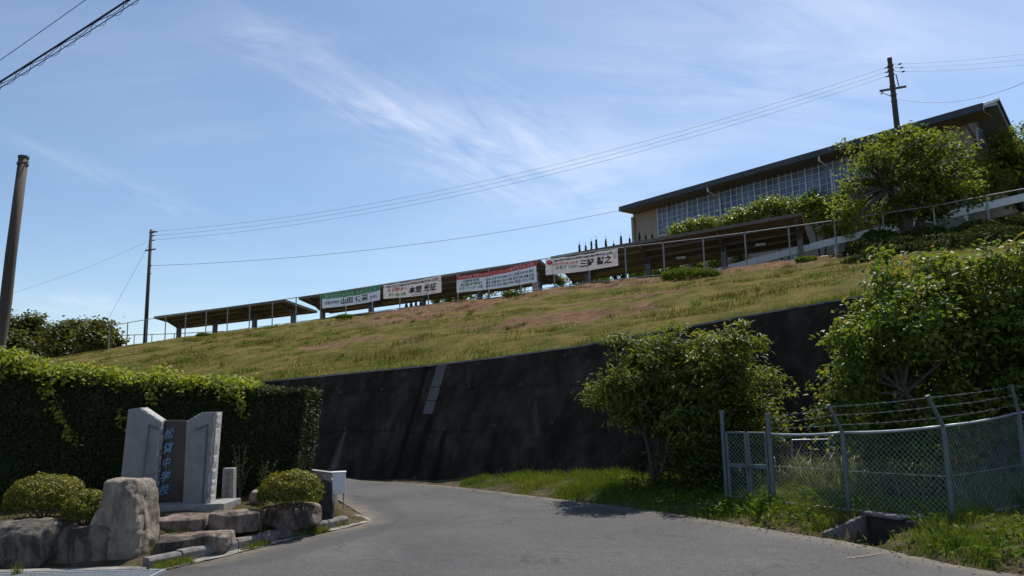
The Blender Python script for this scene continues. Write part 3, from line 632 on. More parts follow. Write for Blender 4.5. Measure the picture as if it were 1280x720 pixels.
for (px, py, lab) in ((1010, 352, 'tiny green weed clump right of the larger one near the fence'), (640, 386, 'low green weed patch on the bank under the red banner'), (430, 402, 'dark green weed patch on the bank under the green banner'), (255, 412, 'little weed tuft at the crest under the leftmost shelter')):
    s, z = O(px, py, 34.5); leaf_bush('weed_clump', so_(s, 34.5, float(hill_z(s, 34.5)) + .06), (.45, .35, .16), 700, .11, .05, M['grass'], lab, 'weeds')

# ------------------------------------------------------------------ grass
def blades(name, P, h, w, tint, mat, lean=.5, seg=2, kind='stuff', up=None):
    n = len(P); an = rng.random(n) * 6.283; T = np.stack([np.cos(an), np.sin(an), np.zeros(n)], 1)
    ld = rng.random(n) * 6.283; Ld = np.stack([np.cos(ld), np.sin(ld), np.zeros(n)], 1) * (lean * rng.random(n))[:, None]
    h = np.broadcast_to(h, (n,))[:, None]; w = np.broadcast_to(w, (n,))[:, None]; zv = np.array([0, 0, 1.])
    V = np.empty((n, 2 * seg + 1, 3))
    for k_ in range(seg):
        f_ = k_ / seg; c_ = P + zv * h * f_ * (1 - .25 * f_ * lean) + Ld * h * f_ ** 2; ww = w * (1 - .55 * f_)
        V[:, 2 * k_] = c_ - T * ww / 2; V[:, 2 * k_ + 1] = c_ + T * ww / 2
    V[:, 2 * seg] = P + zv * h * (1 - .35 * lean * rng.random((n, 1))) + Ld * h
    i = np.arange(n)[:, None] * (2 * seg + 1); fs = []
    for k_ in range(seg - 1):
        a = 2 * k_; fs += [i + np.array([[a, a + 1, a + 3]]), i + np.array([[a, a + 3, a + 2]])]
    a = 2 * (seg - 1); fs.append(i + np.array([[a, a + 1, a + 2]]))
    o = npmesh(name, V.reshape(-1, 3), np.concatenate(fs, 0), mat, None, {'tint': np.repeat(np.clip(tint, 0, 1), 2 * seg + 1)}); o['kind'] = kind; return o
def nfield(P, sc, sd): return np.array([fbm(x, y, sc, sd, 3) for x, y in P[:, :2]])
# hill turf
n = 200000; s = rng.uniform(-58, 6, n); v = rng.random(n) ** 1.25
ot = 13.61 + .55 * ztop(s) + .05; o = ot + (37.6 - ot) * v
P = F * s[:, None] + N * o[:, None]; P[:, 2] = hill_z(s, o) - .03
f1 = nfield(P, .55, 5.5); f2 = nfield(P, 2.2, 1.5)
bz = bare_f(s, o)
k_ = (rng.random(n) < .60 - bz * 2.6 + f2 * 1.2 + f1 * .9); P, f1, f2, o = P[k_], f1[k_], f2[k_], o[k_]
P[:, 2] += f1 * .05; ot = 13.61 + .55 * ztop(P @ F) + .05
lush = np.exp(-(o - ot) / 2.0)
tint = np.clip(.30 + .35 * rng.random(len(P)) - f1 * .4, 0, 1)
green = rng.random(len(P)) < (.16 + .55 * lush + .5 * np.maximum(0, f2))
hh = rng.uniform(.035, .10, len(P)) * (1 + .8 * np.maximum(0, f2)) * (1 + .3 * lush)
blades('bank_grass', P[~green], hh[~green], .022, tint[~green], M['dry'], .9, 1)
blades('bank_green_grass', P[green], hh[green] * 1.1, .020, tint[green], M['grass'], .8, 1)
# roadside verge
def verge_pts(n, wmax, x0=-1.1, x1=9.5, ymin=2):
    X_ = rng.uniform(x0, x1, n * 4); Y_ = rng.uniform(ymin, 16, n * 4); d_ = -dist_poly(X_, Y_, R_S); o_ = X_ * N[0] + Y_ * N[1]
    rx, ry = X_ - CULV[0][0], Y_ - CULV[0][1]; a = rx * CULV[1][0] + ry * CULV[1][1]; b_ = rx * CULV[2][0] + ry * CULV[2][1]
    ok = (d_ > .02) & (d_ < wmax) & (o_ < 13.5) & ~((a > -.42) & (a < .42) & (b_ > -.1) & (b_ < .85))
    X_, Y_, d_ = X_[ok][:n], Y_[ok][:n], d_[ok][:n]; P = np.stack([X_, Y_, ground_z(X_, Y_) - .01], 1); return P, d_
P, d_ = verge_pts(95000, 2.0); f1 = nfield(P, 1.8, 9.1); f2 = nfield(P, .6, 2.2)
k_ = rng.random(len(P)) < np.clip(.75 + f1 * .9, .1, 1) * sst(-.14, .06, d_ + f1 * .12); P, d_, f1, f2 = P[k_], d_[k_], f1[k_], f2[k_]
dry_ = rng.random(len(P)) < .12
lowzone = np.where(P[:, 0] > 2.0, .72, 1.0)
blades('verge_grass', P, rng.uniform(.07, .24, len(P)) * (1 + f1 * .8) * lowzone * (.55 + .45 * sst(-.8, 1.5, P[:, 0])) * (.4 + .6 * sst(0, .4, d_)), .009, .30 + .4 * rng.random(len(P)) + f2 * .35, M['grass'], .9, 2)
P, d_ = verge_pts(5200, 1.3, 1.5); f1 = nfield(P, 2.4, 4.4); P = P[f1 > -.25]; n = len(P)
P[:, 2] += rng.uniform(.05, .2, n); leaves('verge_weeds', P, rand_unit(n) * .7 + np.array([0, 0, .9]), rng.uniform(.05, .13, n), .038, .6 * rng.random(n), M['grass'], None, -.3)
# reeds behind the fence
n = 11000; X_ = rng.uniform(3.6, 9.0, n); Y_ = rng.uniform(9.3, 12.9, n); o_ = X_ * N[0] + Y_ * N[1]
fd = (X_ - 4.0) * .83 + (Y_ - 11.6) * .56; ok = (fd > .22) & (o_ < 13.3)
P = np.stack([X_, Y_, np.full(n, .12)], 1)[ok]; f1 = nfield(P, 1.3, 8.8); P = P[rng.random(len(P)) < .8 + f1]; n = len(P)
blades('tall_reeds', P, rng.uniform(.25, .85, n) ** 1.1, .014, rng.random(n) ** 1.3, M['reed'], 1.1, 4)
n = 9000; X_ = rng.uniform(4.6, 9.5, n); Y_ = rng.uniform(10.6, 12.6, n); fd = (X_ - 4.0) * .83 + (Y_ - 11.6) * .56; o_ = X_ * N[0] + Y_ * N[1]; k_ = (fd > .9) & (o_ < 13.5); P = np.stack([X_, Y_, .15 + rng.random(n) ** 1.2 * 1.05], 1)[k_]; f1 = nfield(P, 1.5, 3.9); P = P[f1 > -.12]; n = len(P)
leaves('fence_undergrowth', P, rand_unit(n) * .8 + np.array([0, -.2, .7]), rng.uniform(.05, .11, n), .045, rng.random(n), M['leaf_big'], None, .3)
# undergrowth in the shade beneath the tree
n = 3800; q = D(884, 640, 12.0); P = np.stack([q[0] + rng.normal(0, .36, n), q[1] + rng.normal(0, .28, n), rng.random(n) ** 1.5 * .75 + .1], 1)
leaves('undergrowth', P, rand_unit(n) + np.array([0, 0, .5]), rng.uniform(.05, .11, n), .035, rng.random(n), M['leaf_dark'], None, .2)

# ------------------------------------------------------------------ chain-link fence and gate
gz = .12
f_pts = [G(968, 632, gz), G(1062, 643, gz), G(1192, 656, gz)]
d01 = f_pts[2][:2] - f_pts[1][:2]
pe = np.array([6.27, 9.62, gz + .02]); f_pts.append(pe); f_pts.append(np.array([8.1, 9.75, gz + .04])); 
fh = [.94, .98, 1.07, 1.15, 1.20]
fence = empty('chain_link_fence', f_pts[1], label='grey chain-link fence with angled barbed wire arms beside the road', cat='fence')
fo = np.array(fence.location)
def ground_rel(p, o): return np.array(p, float) - o
arms = []
for i, (p, h) in enumerate(zip(f_pts, fh)):
    p = p - fo; b = MB(); top = p + np.array([0, 0, h])
    if i == 0:
        h0 = 1.20; b.tube([p - (0, 0, .15), p + np.array([0, 0, h0])], .032, 12); b.tube([p + np.array([0, 0, h0]), p + np.array([0, 0, h0 + .015])], .043, 12); arm = p + np.array([0, 0, h0])
    else:
        ad = np.array([-.62, -.18, 0]) if i < 3 else np.array([-.25, -.1, 0])
        arm = top + np.array([0, 0, .33]) + ad * .26
        b.tube([p - (0, 0, .15), top], .029, 12); b.tube([top, arm], .021, 10); b.tube([arm, arm + (arm - top) * .05], .025, 10)
    arms.append((top, arm)); b.build('post', M['post_blue'], fence, smooth=False)
for i in range(len(f_pts) - 1):
    A, B = f_pts[i] - fo, f_pts[i + 1] - fo; hA, hB = fh[i], fh[i + 1]
    up = np.array([0, 0, 1.])
    b = MB(); b.tube([A + up * hA + (B + up * hB - A - up * hA) * t - up * .02 * math.sin(math.pi * t) for t in np.linspace(0, 1, 6)],   .017, 10); b.build('top_rail', M['rail_metal'], fence, smooth=True)
    b = MB(); b.tube([A + up * .05, B + up * .05], .017, 8); b.build('bottom_rail', M['rail_metal'], fence, smooth=True)
    Ld = np.linalg.norm((B - A)[:2]); e = (B - A) / Ld; H = min(hA, hB) - .08; pitch = .062; b = MB()
    for sg in (1, -1):
        x = -H
        while x < Ld + H:
            pts = []
            u0_, u1_ = (x, 0.0), (x + sg * H, H)
            t0, t1 = 0.0, 1.0; dx = u1_[0] - u0_[0]
            ta, tb = sorted(((0 - u0_[0]) / dx, (Ld - u0_[0]) / dx)); t0, t1 = max(t0, ta), min(t1, tb)
            if t1 > t0 + .01:
                for t_ in (t0, t1):
                    pts.append(A + e * (u0_[0] + dx * t_) + up * (.05 + H * t_ + (hA + (hB - hA) * (u0_[0] + dx * t_) / Ld - min(hA, hB)) * t_))
                b.tube(pts, .0014, 3, cap=False)
            x += pitch * 1.0
    b.tube([A + up * .52, B + up * .52], .003, 4)
    b.build('wire_mesh', M['wire'], fence)['kind'] = 'stuff'
    if i >= 0:
        b = MB()
        for f_ in (.30, .66, .98):
            a0 = arms[i][0] + (arms[i][1] - arms[i][0]) * f_ if i else A + up * (.96 + .20 * f_)
            a1 = arms[i + 1][0] + (arms[i + 1][1] - arms[i + 1][0]) * f_
            nn_ = 8; ps = [a0 + (a1 - a0) * t - up * .012 * math.sin(math.pi * t) for t in np.linspace(0, 1, nn_)]
            b.tube(ps, .0013, 4)
            for t in np.linspace(.05, .95, 11):
                c_ = a0 + (a1 - a0) * t - up * .012 * math.sin(math.pi * t)
                b.tube([c_ + np.array([.012, .01, .014]), c_ - np.array([.012, .01, .014])], .0011, 3); b.tube([c_ + np.array([-.012, .01, .014]), c_ + np.array([.012, -.01, -.014])], .0011, 3)
        b.build('barbed_wire', M['wire'], fence)['kind'] = 'stuff'
# gate
gA, gB = G(909, 626, gz), f_pts[0] - np.array([0, 0, 0]); gate = empty('fence_gate', gA, label='narrow double wire gate between two tall blue-grey posts', cat='gate'); go = np.array(gA)
A = np.zeros(3); B = gB - go; e = (B / np.linalg.norm(B)); Lg = np.linalg.norm(B[:2]); up = np.array([0, 0, 1.])
b = MB(); b.tube([A - up * .15, A + up * 1.24], .029, 12); b.tube([A + up * 1.24, A + up * 1.255], .04, 12); b.build('gate_post', M['gatepost'], gate)
for j, (x0, x1) in enumerate(((.06, Lg * .52 - .02), (Lg * .52 + .02, Lg - .06))):
    lf = MB(); z0, z1, zm = .06, .95, .50
    for x in (x0, x1): lf.tube([e * x + up * z0, e * x + up * z1], .022, 8)
    for z in (z0, z1): lf.tube([e * x0 + up * z, e * x1 + up * z], .017, 8)
    lf.box(e * (x0 + x1) / 2 + up * zm, (x1 - x0, .03, .055), (e, np.cross(up, e), up))
    leaf = lf.build('gate_leaf', M['gatepost'], gate); mb = MB(); Lx, H = x1 - x0, z1 - z0
    for sg in (1, -1):
        x = -H
        while x < Lx + H:
            dx = sg * H; ta, tb = sorted(((0 - x) / dx, (Lx - x) / dx)); t0, t1 = max(0, ta), min(1, tb)
            if t1 > t0 + .01: mb.tube([e * (x0 + x + dx * t_) + up * (z0 + H * t_) for t_ in (t0, t1)], .0014, 3, cap=False)
            x += .062
    mb.build('wire_mesh', M['wire'], leaf)['kind'] = 'stuff'
    for z in (.22, .84):
        hb = MB(); hb.box(e * (.035 if j == 0 else Lg - .035) + up * z, (.05, .05, .07), (e, np.cross(up, e), up))
        hb.build('hinge', M['steel_dark'], leaf)
b = MB(); b.box(e * Lg * .52 + up * .50 - np.cross(up, e) * .03, (.14, .03, .03), (e, np.cross(up, e), up)); b.box(e * Lg * .52 + up * .46 - np.cross(up, e) * .04, (.04, .03, .05), (e, np.cross(up, e), up)); b.build('latch', M['steel_dark'], gate)
# an old pipe rail and stray posts standing in the reeds
t = empty('pipe_rail', D(1015, 600, 11.9), label='thin pale pipe rail among the reeds behind the fence', cat='rail'); ro = np.array(t.location)
b = MB(); b.tube([D(990, 550, 11.9) - ro, D(1036, 549, 11.9) - ro, D(1037, 600, 11.9) - ro], .010, 8); b.build('pipe', M['rail_metal'], t)
b = MB(); b.tube([D(990, 550, 11.9) - ro, D(990, 640, 11.9) - ro], .010, 8); b.build('leg', M['rail_metal'], t)
# culvert
co, ca, cb = CULV; up = np.array([0, 0, 1.]); ca3 = np.array([*ca, 0]) / np.linalg.norm(ca); cb3 = np.array([-ca3[1], ca3[0], 0]); cb3 = cb3 if cb3[0] > 0 else -cb3
t = empty('culvert', (*co, 0), label='open concrete drain mouth in the grass verge below the fence', cat='drain')
for x0, x1, h0, h1 in ((-.46, -.39, .02, .15), (.38, .47, -.02, .12)):
    b = MB(); b.prism([ca3 * x0 + cb3 * .02 - up * .4, ca3 * x0 + cb3 * .74 - up * .4, ca3 * x0 + cb3 * .74 + up * h1, ca3 * x0 + cb3 * .02 + up * h0], ca3 * (x1 - x0)); b.build('side_wall', M['kerb'], t, bevel=.012)
for nm, c_, sz in (('head_wall', cb3 * .81 - up * .10, (.98, .12, .50)), ('cover_slab', -ca3 * .14 + cb3 * .75 + up * .18, (.5, .16, .04))):
    b = MB(); b.box(c_, sz, (ca3, cb3, up)); b.build(nm, M['dark_rock_drain_shade'] if nm == 'head_wall' else M['kerb'], t, bevel=.012)  # head wall near-black: the opening's shade is put into its colour

# ------------------------------------------------------------------ hilltop fence
hf = empty('hilltop_fence', so_(-20, 37.5, 7.3), label='long thin metal fence running along the crest of the grass bank', cat='fence'); ho = np.array(hf.location)
posts = list(np.arange(-52.3, 12, 2.02)); tops = []
b0 = MB(); b0.tube([(0, 0, -.3), (0, 0, 1)], .038, 8); p0 = None
for s in posts:
    zc_ = float(zcrest(s)); h = float(np.interp(s, [-52, -46, -36, -27, -12, -5, 12], [1.85, 1.82, 1.72, 1.7, 1.76, 1.72, 1.75]))
    pp = so_(s, 37.5, zc_)
    if p0 is None: o = p0 = b0.build('post', M['fencepost'], hf)
    else: o = p0.copy(); COL.objects.link(o)
    o.location = tuple(pp - ho); o.scale = (1, 1, h); tops.append((pp - ho, h))
for (A, hA), (B, hB) in zip(tops[:-1], tops[1:]):
    b = MB(); b.tube([A + up * (hA - .02), B + up * (hB - .02)], .026, 6); b.build('top_rail', M['fencepost'], hf)
    b = MB(); b.tube([A + up * .10, B + up * .10], .02, 6); b.build('bottom_rail', M['rail_metal'], hf)
# lower fence across the playground
lf_ = empty('playground_fence', so_(-50, 56, 6.0), label='low far fence seen under the leftmost shelter by the pole', cat='fence'); lo = np.array(lf_.location)
q = [so_(*(lambda z_: (z_[0], 56, z_[1]))(O(px, py, 56))) - lo for px, py in ((152, 419), (168, 418.6), (190, 418), (218, 417), (250, 415.5), (280, 414))]
for p in q:
    b = MB(); b.tube([p - up * 1.6, p], .05, 6); b.build('post', M['fencepost'], lf_)
for A, B in zip(q[:-1], q[1:]): b = MB(); b.tube([A, B], .04, 6); b.build('rail', M['fencepost'], lf_)

# ------------------------------------------------------------------ bicycle shelters
def shelter(s0, s1, zn0, zn1, zf0, zf1, post_s, label, lamps):
    t = empty('bicycle_shelter', so_((s0 + s1) / 2, 40.3, float(zcrest((s0 + s1) / 2)) - .1), label=label, cat='shelter', group='open bicycle shelters along the hilltop'); to = np.array(t.location)
    ons, ofs = 38.7, 41.9
    q = lambda s, o: so_(s, o, (lambda k: (zn0 + (zn1 - zn0) * k[0]) * (1 - k[1]) + (zf0 + (zf1 - zf0) * k[0]) * k[1])(((s - s0) / (s1 - s0), (o - ons) / (ofs - ons)))) - to
    nb = max(2, int((s1 - s0) / .62))
    b = MB()                                                    # ribbed sheet roof
    for i in range(nb):
        a0, a1 = s0 + (s1 - s0) * i / nb, s0 + (s1 - s0) * (i + 1) / nb; am = a0 + (a1 - a0) * .7
        b.add([q(a0, ons), q(am, ons), q(am, ofs), q(a0, ofs)], [(0, 3, 2, 1)]); b.add([q(am, ons), q(a1, ons), q(a1, ofs), q(am, ofs)], [(0, 3, 2, 1)])
        b.prism([q(am, ons) + up * .005, q(a1, ons) + up * .005, q(a1, ofs) + up * .005, q(am, ofs) + up * .005], up * .05)
    b.add([q(s0, ons) + up * .07, q(s1, ons) + up * .07, q(s1, ofs) + up * .07, q(s0, ofs) + up * .07], [(0, 1, 2, 3)])
    b.build('roof', M['roof_brown'], t)
    for (A, B) in ((q(s0, ons), q(s1, ons)), (q(s0, ofs), q(s1, ofs)), (q(s0, ons), q(s0, ofs)), (q(s1, ons), q(s1, ofs))):
        e_ = (B - A) / np.linalg.norm(B - A); sd_ = np.cross(up, e_); b = MB(); b.box((A + B) / 2 + up * .0, (np.linalg.norm(B - A) + .06, .05, .17), (e_, sd_, np.cross(e_, sd_))); b.build('fascia', M['roof_beam'], t)
    for fo_ in (39.5, 40.35, 41.1):
        A, B = q(s0 + .1, fo_) - up * .09, q(s1 - .1, fo_) - up * .09; e_ = (B - A) / np.linalg.norm(B - A); sd_ = np.cross(up, e_)
        b = MB(); b.box((A + B) / 2, (np.linalg.norm(B - A), .08, .12), (e_, sd_, up)); b.build('purlin', M['roof_beam'], t)
    for s in post_s:
        top = q(s, 40.3) - up * .18; zb = float(hill_z(s, 40.3)) - .2 - to[2]; P0 = so_(s, 40.3, 0) - np.array([to[0], to[1], 0]); P0[2] = zb
        b = MB(); b.box((P0 + np.array([P0[0], P0[1], top[2]])) / 2, (.26, .26, top[2] - zb), (F, N, up)); b.build('post', M['shelter_post'], t)
        for sg, oe in ((-1, 38.95), (1, 41.6)):
            C1 = P0 * 1; C1[2] = top[2] - .42; b = MB(); A, B = C1, q(s, oe) - up * .12
            b.prism([A + up * .02 - F * .07, A + up * .38 - F * .07, B + up * .05 - F * .07, B - up * .05 - F * .07], F * .14); b.build('bracket', M['roof_beam'], t)
    for s in lamps:
        b = MB(); p_ = q(s, 40.9) - up * .15; b.box(p_, (.5, .22, .12), (F, N, up)); b.build('lamp', M['lamp'], t)
    return t
shelter(-48.95, -36.2, 8.37, 8.62, 7.90, 8.16, (-48.2, -44.4, -40.5, -36.9), 'leftmost bicycle shelter with open sky under its roof', (-45, -41))
shelter(-34.95, -17.3, 8.67, 9.36, 8.02, 8.62, (-34.3, -30.25, -26.2, -22.1, -18.1), 'middle bicycle shelter partly hidden by three banners', ())
shelter(-16.6, -3.3, 9.46, 10.22, 8.55, 9.36, (-15.06, -11.5, -7.4, -3.6), 'long bicycle shelter right of the banners in front of the ramp', (-9.8, -5.6))
# small sheds and stones by the crest under the banners
t = empty('concrete_block', so_(-17.5, 38.4, 7.4), label='pale concrete post at the right end of the red topped banner', cat='post'); b = MB(); b.box((0, 0, .55), (.3, .25, 1.3), (F, N, up)); b.build('shaft', M['concrete'], t, bevel=.02); b = MB(); b.box((.0, 0, 1.22), (.36, .31, .06), (F, N, up)); b.build('cap', M['concrete'], t)

# ------------------------------------------------------------------ ramp wall (white) behind the shelter
rw = empty('ramp_barrier', so_(-2, 42.5, 9), label='long white barrier beam climbing right along the school ramp', cat='barrier'); wo = np.array(rw.location)
rs = [-10.0, -8.0, -6.0, -4.0, -2.0, 0, 2, 4, 6.5, 10]
for a, c_ in zip(rs[:-1], rs[1:]):
    za, zb = np.interp(a, rail_s, rail_zz) + (a < -9) * (-.17), np.interp(c_, rail_s, rail_zz); gap = .012
    b = MB(); b.prism([so_(a + gap, 42.5, za - .19) - wo, so_(c_ - gap, 42.5, zb - .19) - wo, so_(c_ - gap, 42.5, zb + .19) - wo, so_(a + gap, 42.5, za + .19) - wo], N * .10); b.build('beam', M['white'], rw, bevel=.01)
    b = MB(); b.box(so_(c_ - .1, 42.66, zb - .35) - wo, (.14, .12, 1.0), (F, N, up)); b.build('post', M['white'], rw)

# ------------------------------------------------------------------ gymnasium
Gf = np.array([.647, -.763, 0]); Gf /= np.linalg.norm(Gf); Gn = np.array([-Gf[1], Gf[0], 0])
DE = hit(775, 262, (0, 1, 0), 53.5) @ Gn
def gh(px, py, d): p = hit(px, py, Gn, d); return p @ Gf, p[2]
tE0, zE0 = gh(775, 264, DE); tE1, zE1 = gh(1228, 137, DE); DW = DE + 1.5
gp = lambda t_, d_, z_: Gf * t_ + Gn * d_ + np.array([0, 0, z_])
gym = empty('gymnasium', gp(tE0, DW, 7.0), label='long beige school gymnasium with a wide dark eave and gridded windows', cat='building'); gyo = np.array(gym.location)
zE = (zE0 + zE1) / 2
zL = lambda t_: zE0 + (zE1 - zE0) * (t_ - tE0) / (tE1 - tE0)
tW0 = gh(791, 268, DW)[0]; tW1 = tE1 - 1.3
b = MB(); zlo = 6.5
b.prism([gp(tW0, DW, zlo) - gyo, gp(tW1, DW, zlo) - gyo, gp(tW1, DW, zL(tW1) - .02) - gyo, gp(tW0, DW, zL(tW0) - .02) - gyo], Gn * 9); b.build('wall', M['gym_wall'], gym)
prof = [(0, 0), (0, .29), (2.4, 1.15), (4.0, -.1), (11.5, -5.5), (11.5, -5.75), (3.92, -.42), (2.36, .82), (.25, .16), (.25, 0)]
def roofprof(t_, pr, dz=0): return [gp(t_, DE + a, zL(t_) + z_ + dz) - gyo for a, z_ in pr]
A, B = roofprof(tE0, prof), roofprof(tE1, prof); b = MB(); n = len(prof); b.add(A + B, [tuple(range(n)), tuple(range(2 * n - 1, n - 1, -1))] + [(i, i + n, (i + 1) % n + n, (i + 1) % n) for i in range(n)]); roof = b.build('roof', M['gym_roof'], gym)
b = MB(); A, B = roofprof(tE0 - .05, [(-.07, -.03), (-.07, .32), (-.004, .32), (-.004, -.03)]), roofprof(tE1 + .05, [(-.07, -.03), (-.07, .32), (-.004, .32), (-.004, -.03)]); b.add(A + B, [(0, 1, 2, 3), (7, 6, 5, 4)] + [(i, i + 4, (i + 1) % 4 + 4, (i + 1) % 4) for i in range(4)]); b.build('fascia', M['gym_fascia'], roof)
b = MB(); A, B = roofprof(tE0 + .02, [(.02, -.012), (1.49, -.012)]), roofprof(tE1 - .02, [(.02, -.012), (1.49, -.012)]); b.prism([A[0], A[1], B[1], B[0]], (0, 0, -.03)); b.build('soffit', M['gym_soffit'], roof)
for te in (tE0, tE1):                                      # verge boards; right front one painted white for the sun on it
    sg = -1 if te == tE0 else 1
    for (d0, z0), (d1, z1), mm in (((0, .29), (2.4, 1.15), 'white'), ((2.4, 1.15), (4.0, -.1), 'gym_fascia'), ((4.0, -.1), (11.5, -5.5), 'gym_fascia')):
        b = MB(); P4 = [gp(te + sg * .01, DE + d0, zL(te) + z0 - .1) - gyo, gp(te + sg * .01, DE + d1, zL(te) + z1 - .1) - gyo, gp(te + sg * .01, DE + d1, zL(te) + z1 + .03) - gyo, gp(te + sg * .01, DE + d0, zL(te) + z0 + .03) - gyo]; b.prism(P4, Gf * sg * .08); b.build('verge_board', M[mm] if sg > 0 else M['gym_fascia'], roof)
b = MB(); b.prism([gp(tW1 + .004, DW + .01, zL(tW1) - .05) - gyo, gp(tW1 + .004, DW + 4.6, zL(tW1) - 2.2) - gyo, gp(tW1 + .004, DE + 4.0, zL(tW1) - .2) - gyo, gp(tW1 + .004, DE + 2.4, zL(tW1) + 1.0) - gyo, gp(tW1 + .004, DE + 1.52, zL(tW1) + .55) - gyo], Gf * .12); b.build('gable_wall', M['concrete'], gym)
b = MB(); b.box(gp(tW1 + .16, DW + 1.5, zL(tW1) - .55) - gyo, (.08, .9, 1.1), (Gf, Gn, up)); w_ = b.build('gable_window', M['frame_white'], gym); b = MB(); b.box(gp(tW1 + .21, DW + 1.5, zL(tW1) - .55) - gyo, (.03, .78, .98), (Gf, Gn, up)); b.build('pane', M['pane'], w_)
# windows
tA = gh(822, 256, DW)[0]; zTa = gh(822, 256.5, DW)[1]; bay = .865; nbay = 20; pw_, ph_ = bay / 2, .375; nr = 6
fr = MB(); H = nr * ph_
fr.box((bay / 2, -.03, 0.0), (bay, .09, .05)); fr.box((bay / 2, -.03, -H), (bay, .09, .05)); fr.box((0.0, -.035, -H / 2), (.055, .10, H - .06))
fr.box((bay / 2, -.03, -H / 2), (.025, .07, H - .06))
for r in range(1, nr): fr.box((bay * .25, -.03, -r * ph_), (bay * .5 - .06, .06, .026)); fr.box((bay * .75, -.03, -r * ph_), (bay * .5 - .06, .06, .026))
pnm = MB(); pnm.box((0, 0, 0), (pw_ - .03, .02, ph_ - .03)); w0 = None; pn0 = None
axm = Matrix((( Gf[0], Gn[0], 0), (Gf[1], Gn[1], 0), (0, 0, 1))).to_4x4()
for i in range(nbay):
    t_ = tA + i * bay
    if t_ + bay > tW1 - 2.6: break
    if w0 is None: w0 = fr.build('window', M['frame_white'], gym); w = w0
    else: w = w0.copy(); COL.objects.link(w)
    drop = zTa - zL(tA); w.matrix_local = Matrix.Translation(Vector(gp(t_, DW - .02, zL(t_) + drop) - gyo)) @ axm
    for cx in range(2):
        for r in range(nr):
            if pn0 is None: pn0 = pnm.build('pane', M['pane'], w); p_ = pn0
            else: p_ = pn0.copy(); COL.objects.link(p_); p_.parent = w
            p_.location = (bay * (.25 + .5 * cx), .0, -(r + .5) * ph_); p_.rotation_euler = (rng.normal(0, .012), 0, rng.normal(0, .012))
for px in (900, 1042):
    td = gh(px, 250, DW - .12)[0]; b = MB(); zt_ = zL(td)
    b.tube([gp(td, DE + .05, zt_ - .02) - gyo, gp(td, DE + .1, zt_ - .28) - gyo, gp(td, DW - .14, zt_ - .55) - gyo, gp(td, DW - .14, 7) - gyo], .055, 8); b.build('downpipe', M['frame_white'], gym)
for tq in (tW0 + .06, tW1 - .35, tW1 - 1.6):
    b = MB(); b.box(gp(tq, DW - .09, (zlo + zL(tq)) / 2 - .1) - gyo, (.22, .16, zL(tq) - zlo - .3), (Gf, Gn, up)); b.build('pilaster', M['gym_wall'] if tq < tW1 - 2 else M['concrete'], gym)

# ------------------------------------------------------------------ utility poles and wires
def sagline(A, B, sag, n=24):
    A, B = np.array(A, float), np.array(B, float); return [A + (B - A) * t - up * 4 * sag * t * (1 - t) for t in np.linspace(0, 1, n)]
pl_b = so_(*(lambda q: (q[0], 38.1, 6.1))(O(181, 430, 38.1))); pl_t = D(189, 287, pl_b[1] - .2)
pole = empty('utility_pole', pl_b, label='thin distant utility pole at the left end of the hilltop fence', cat='utility pole', group='utility poles'); po = np.array(pl_b)
b = MB(); b.tube([np.zeros(3) - up * .3, pl_t - po], [.15, .105], 12); b.build('shaft', M['pole'], pole, smooth=True)
tt_ = pl_t - po
b = MB(); b.box(tt_ - up * 1.55 + F * .0, (1.1, .09, .09), (F, N, up)); b.build('crossarm', M['steel_dark'], pole)
b = MB(); b.box(tt_ - up * .25 + F * .35, (.7, .06, .06), (F, N, up)); b.build('crossarm', M['steel_dark'], pole)
for dz in (.18, .5, .85):
    b = MB(); b.tube([tt_ - up * dz + F * .13, tt_ - up * dz + F * .45], [.05, .04], 8); b.build('insulator', M['ceramic'], pole)
for dz in (.2, 1.5, 2.7, 3.3): b = MB(); b.tube([tt_ - up * dz, tt_ - up * (dz + .06)], .135, 12); b.build('band', M['steel_dark'], pole)
pr_t = D(1112, 74, 39); pr_b = D(1121.5, 160, 39); pr_b = pr_b + (pr_b - pr_t) / np.linalg.norm(pr_b - pr_t) * 7.0
pole2 = empty('utility_pole', pr_b, label='thick utility pole with crossarm rising above the gymnasium roof', cat='utility pole', group='utility poles'); p2 = np.array(pr_b)
ax_ = (pr_t - pr_b) / np.linalg.norm(pr_t - pr_b); tt2 = pr_t - p2
b = MB(); b.tube([np.zeros(3), tt2], [.21, .115], 14); b.tube([tt2 - ax_ * .05, tt2 + ax_ * .06], .125, 14); b.build('shaft', M['pole'], pole2, smooth=False)
armd = np.array([.93, -.37, .02])
ca_ = D(1116, 111, 39) - p2
b = MB(); b.box(ca_, (1.3, .10, .10), (armd / np.linalg.norm(armd), np.array([.37, .93, 0]), up)); b.build('crossarm', M['steel_dark'], pole2)
ins = []
for k_, (px, py) in enumerate(((1125, 80), (1127, 84.5), (1129, 89.5))):
    c_ = D(px, py, 38.8) - p2; b = MB(); b.tube([c_ - armd * .10, c_ - armd * .03, c_ + armd * .03, c_ + armd * .10], [.02, .05, .05, .02], 8); b.build('insulator', M['ceramic'], pole2); ins.append(c_ + p2)
    b = MB(); b.tube([c_ - armd * .08, tt2 - ax_ * (.25 + .2 * k_)], .012, 5); b.build('bracket', M['steel_dark'], pole2)
    b = MB(); q_ = tt2 - ax_ * (.45 + .25 * k_); b.tube([q_ - armd * .12, q_ - armd * .3], [.05, .03], 8); b.build('insulator', M['ceramic'], pole2)
for dz in (.35, .6, .85, 1.5, 2.0, 2.35): b = MB(); q_ = tt2 - ax_ * dz; b.tube([q_, q_ - ax_ * .06], .16, 12); b.build('band', M['steel_dark'], pole2)
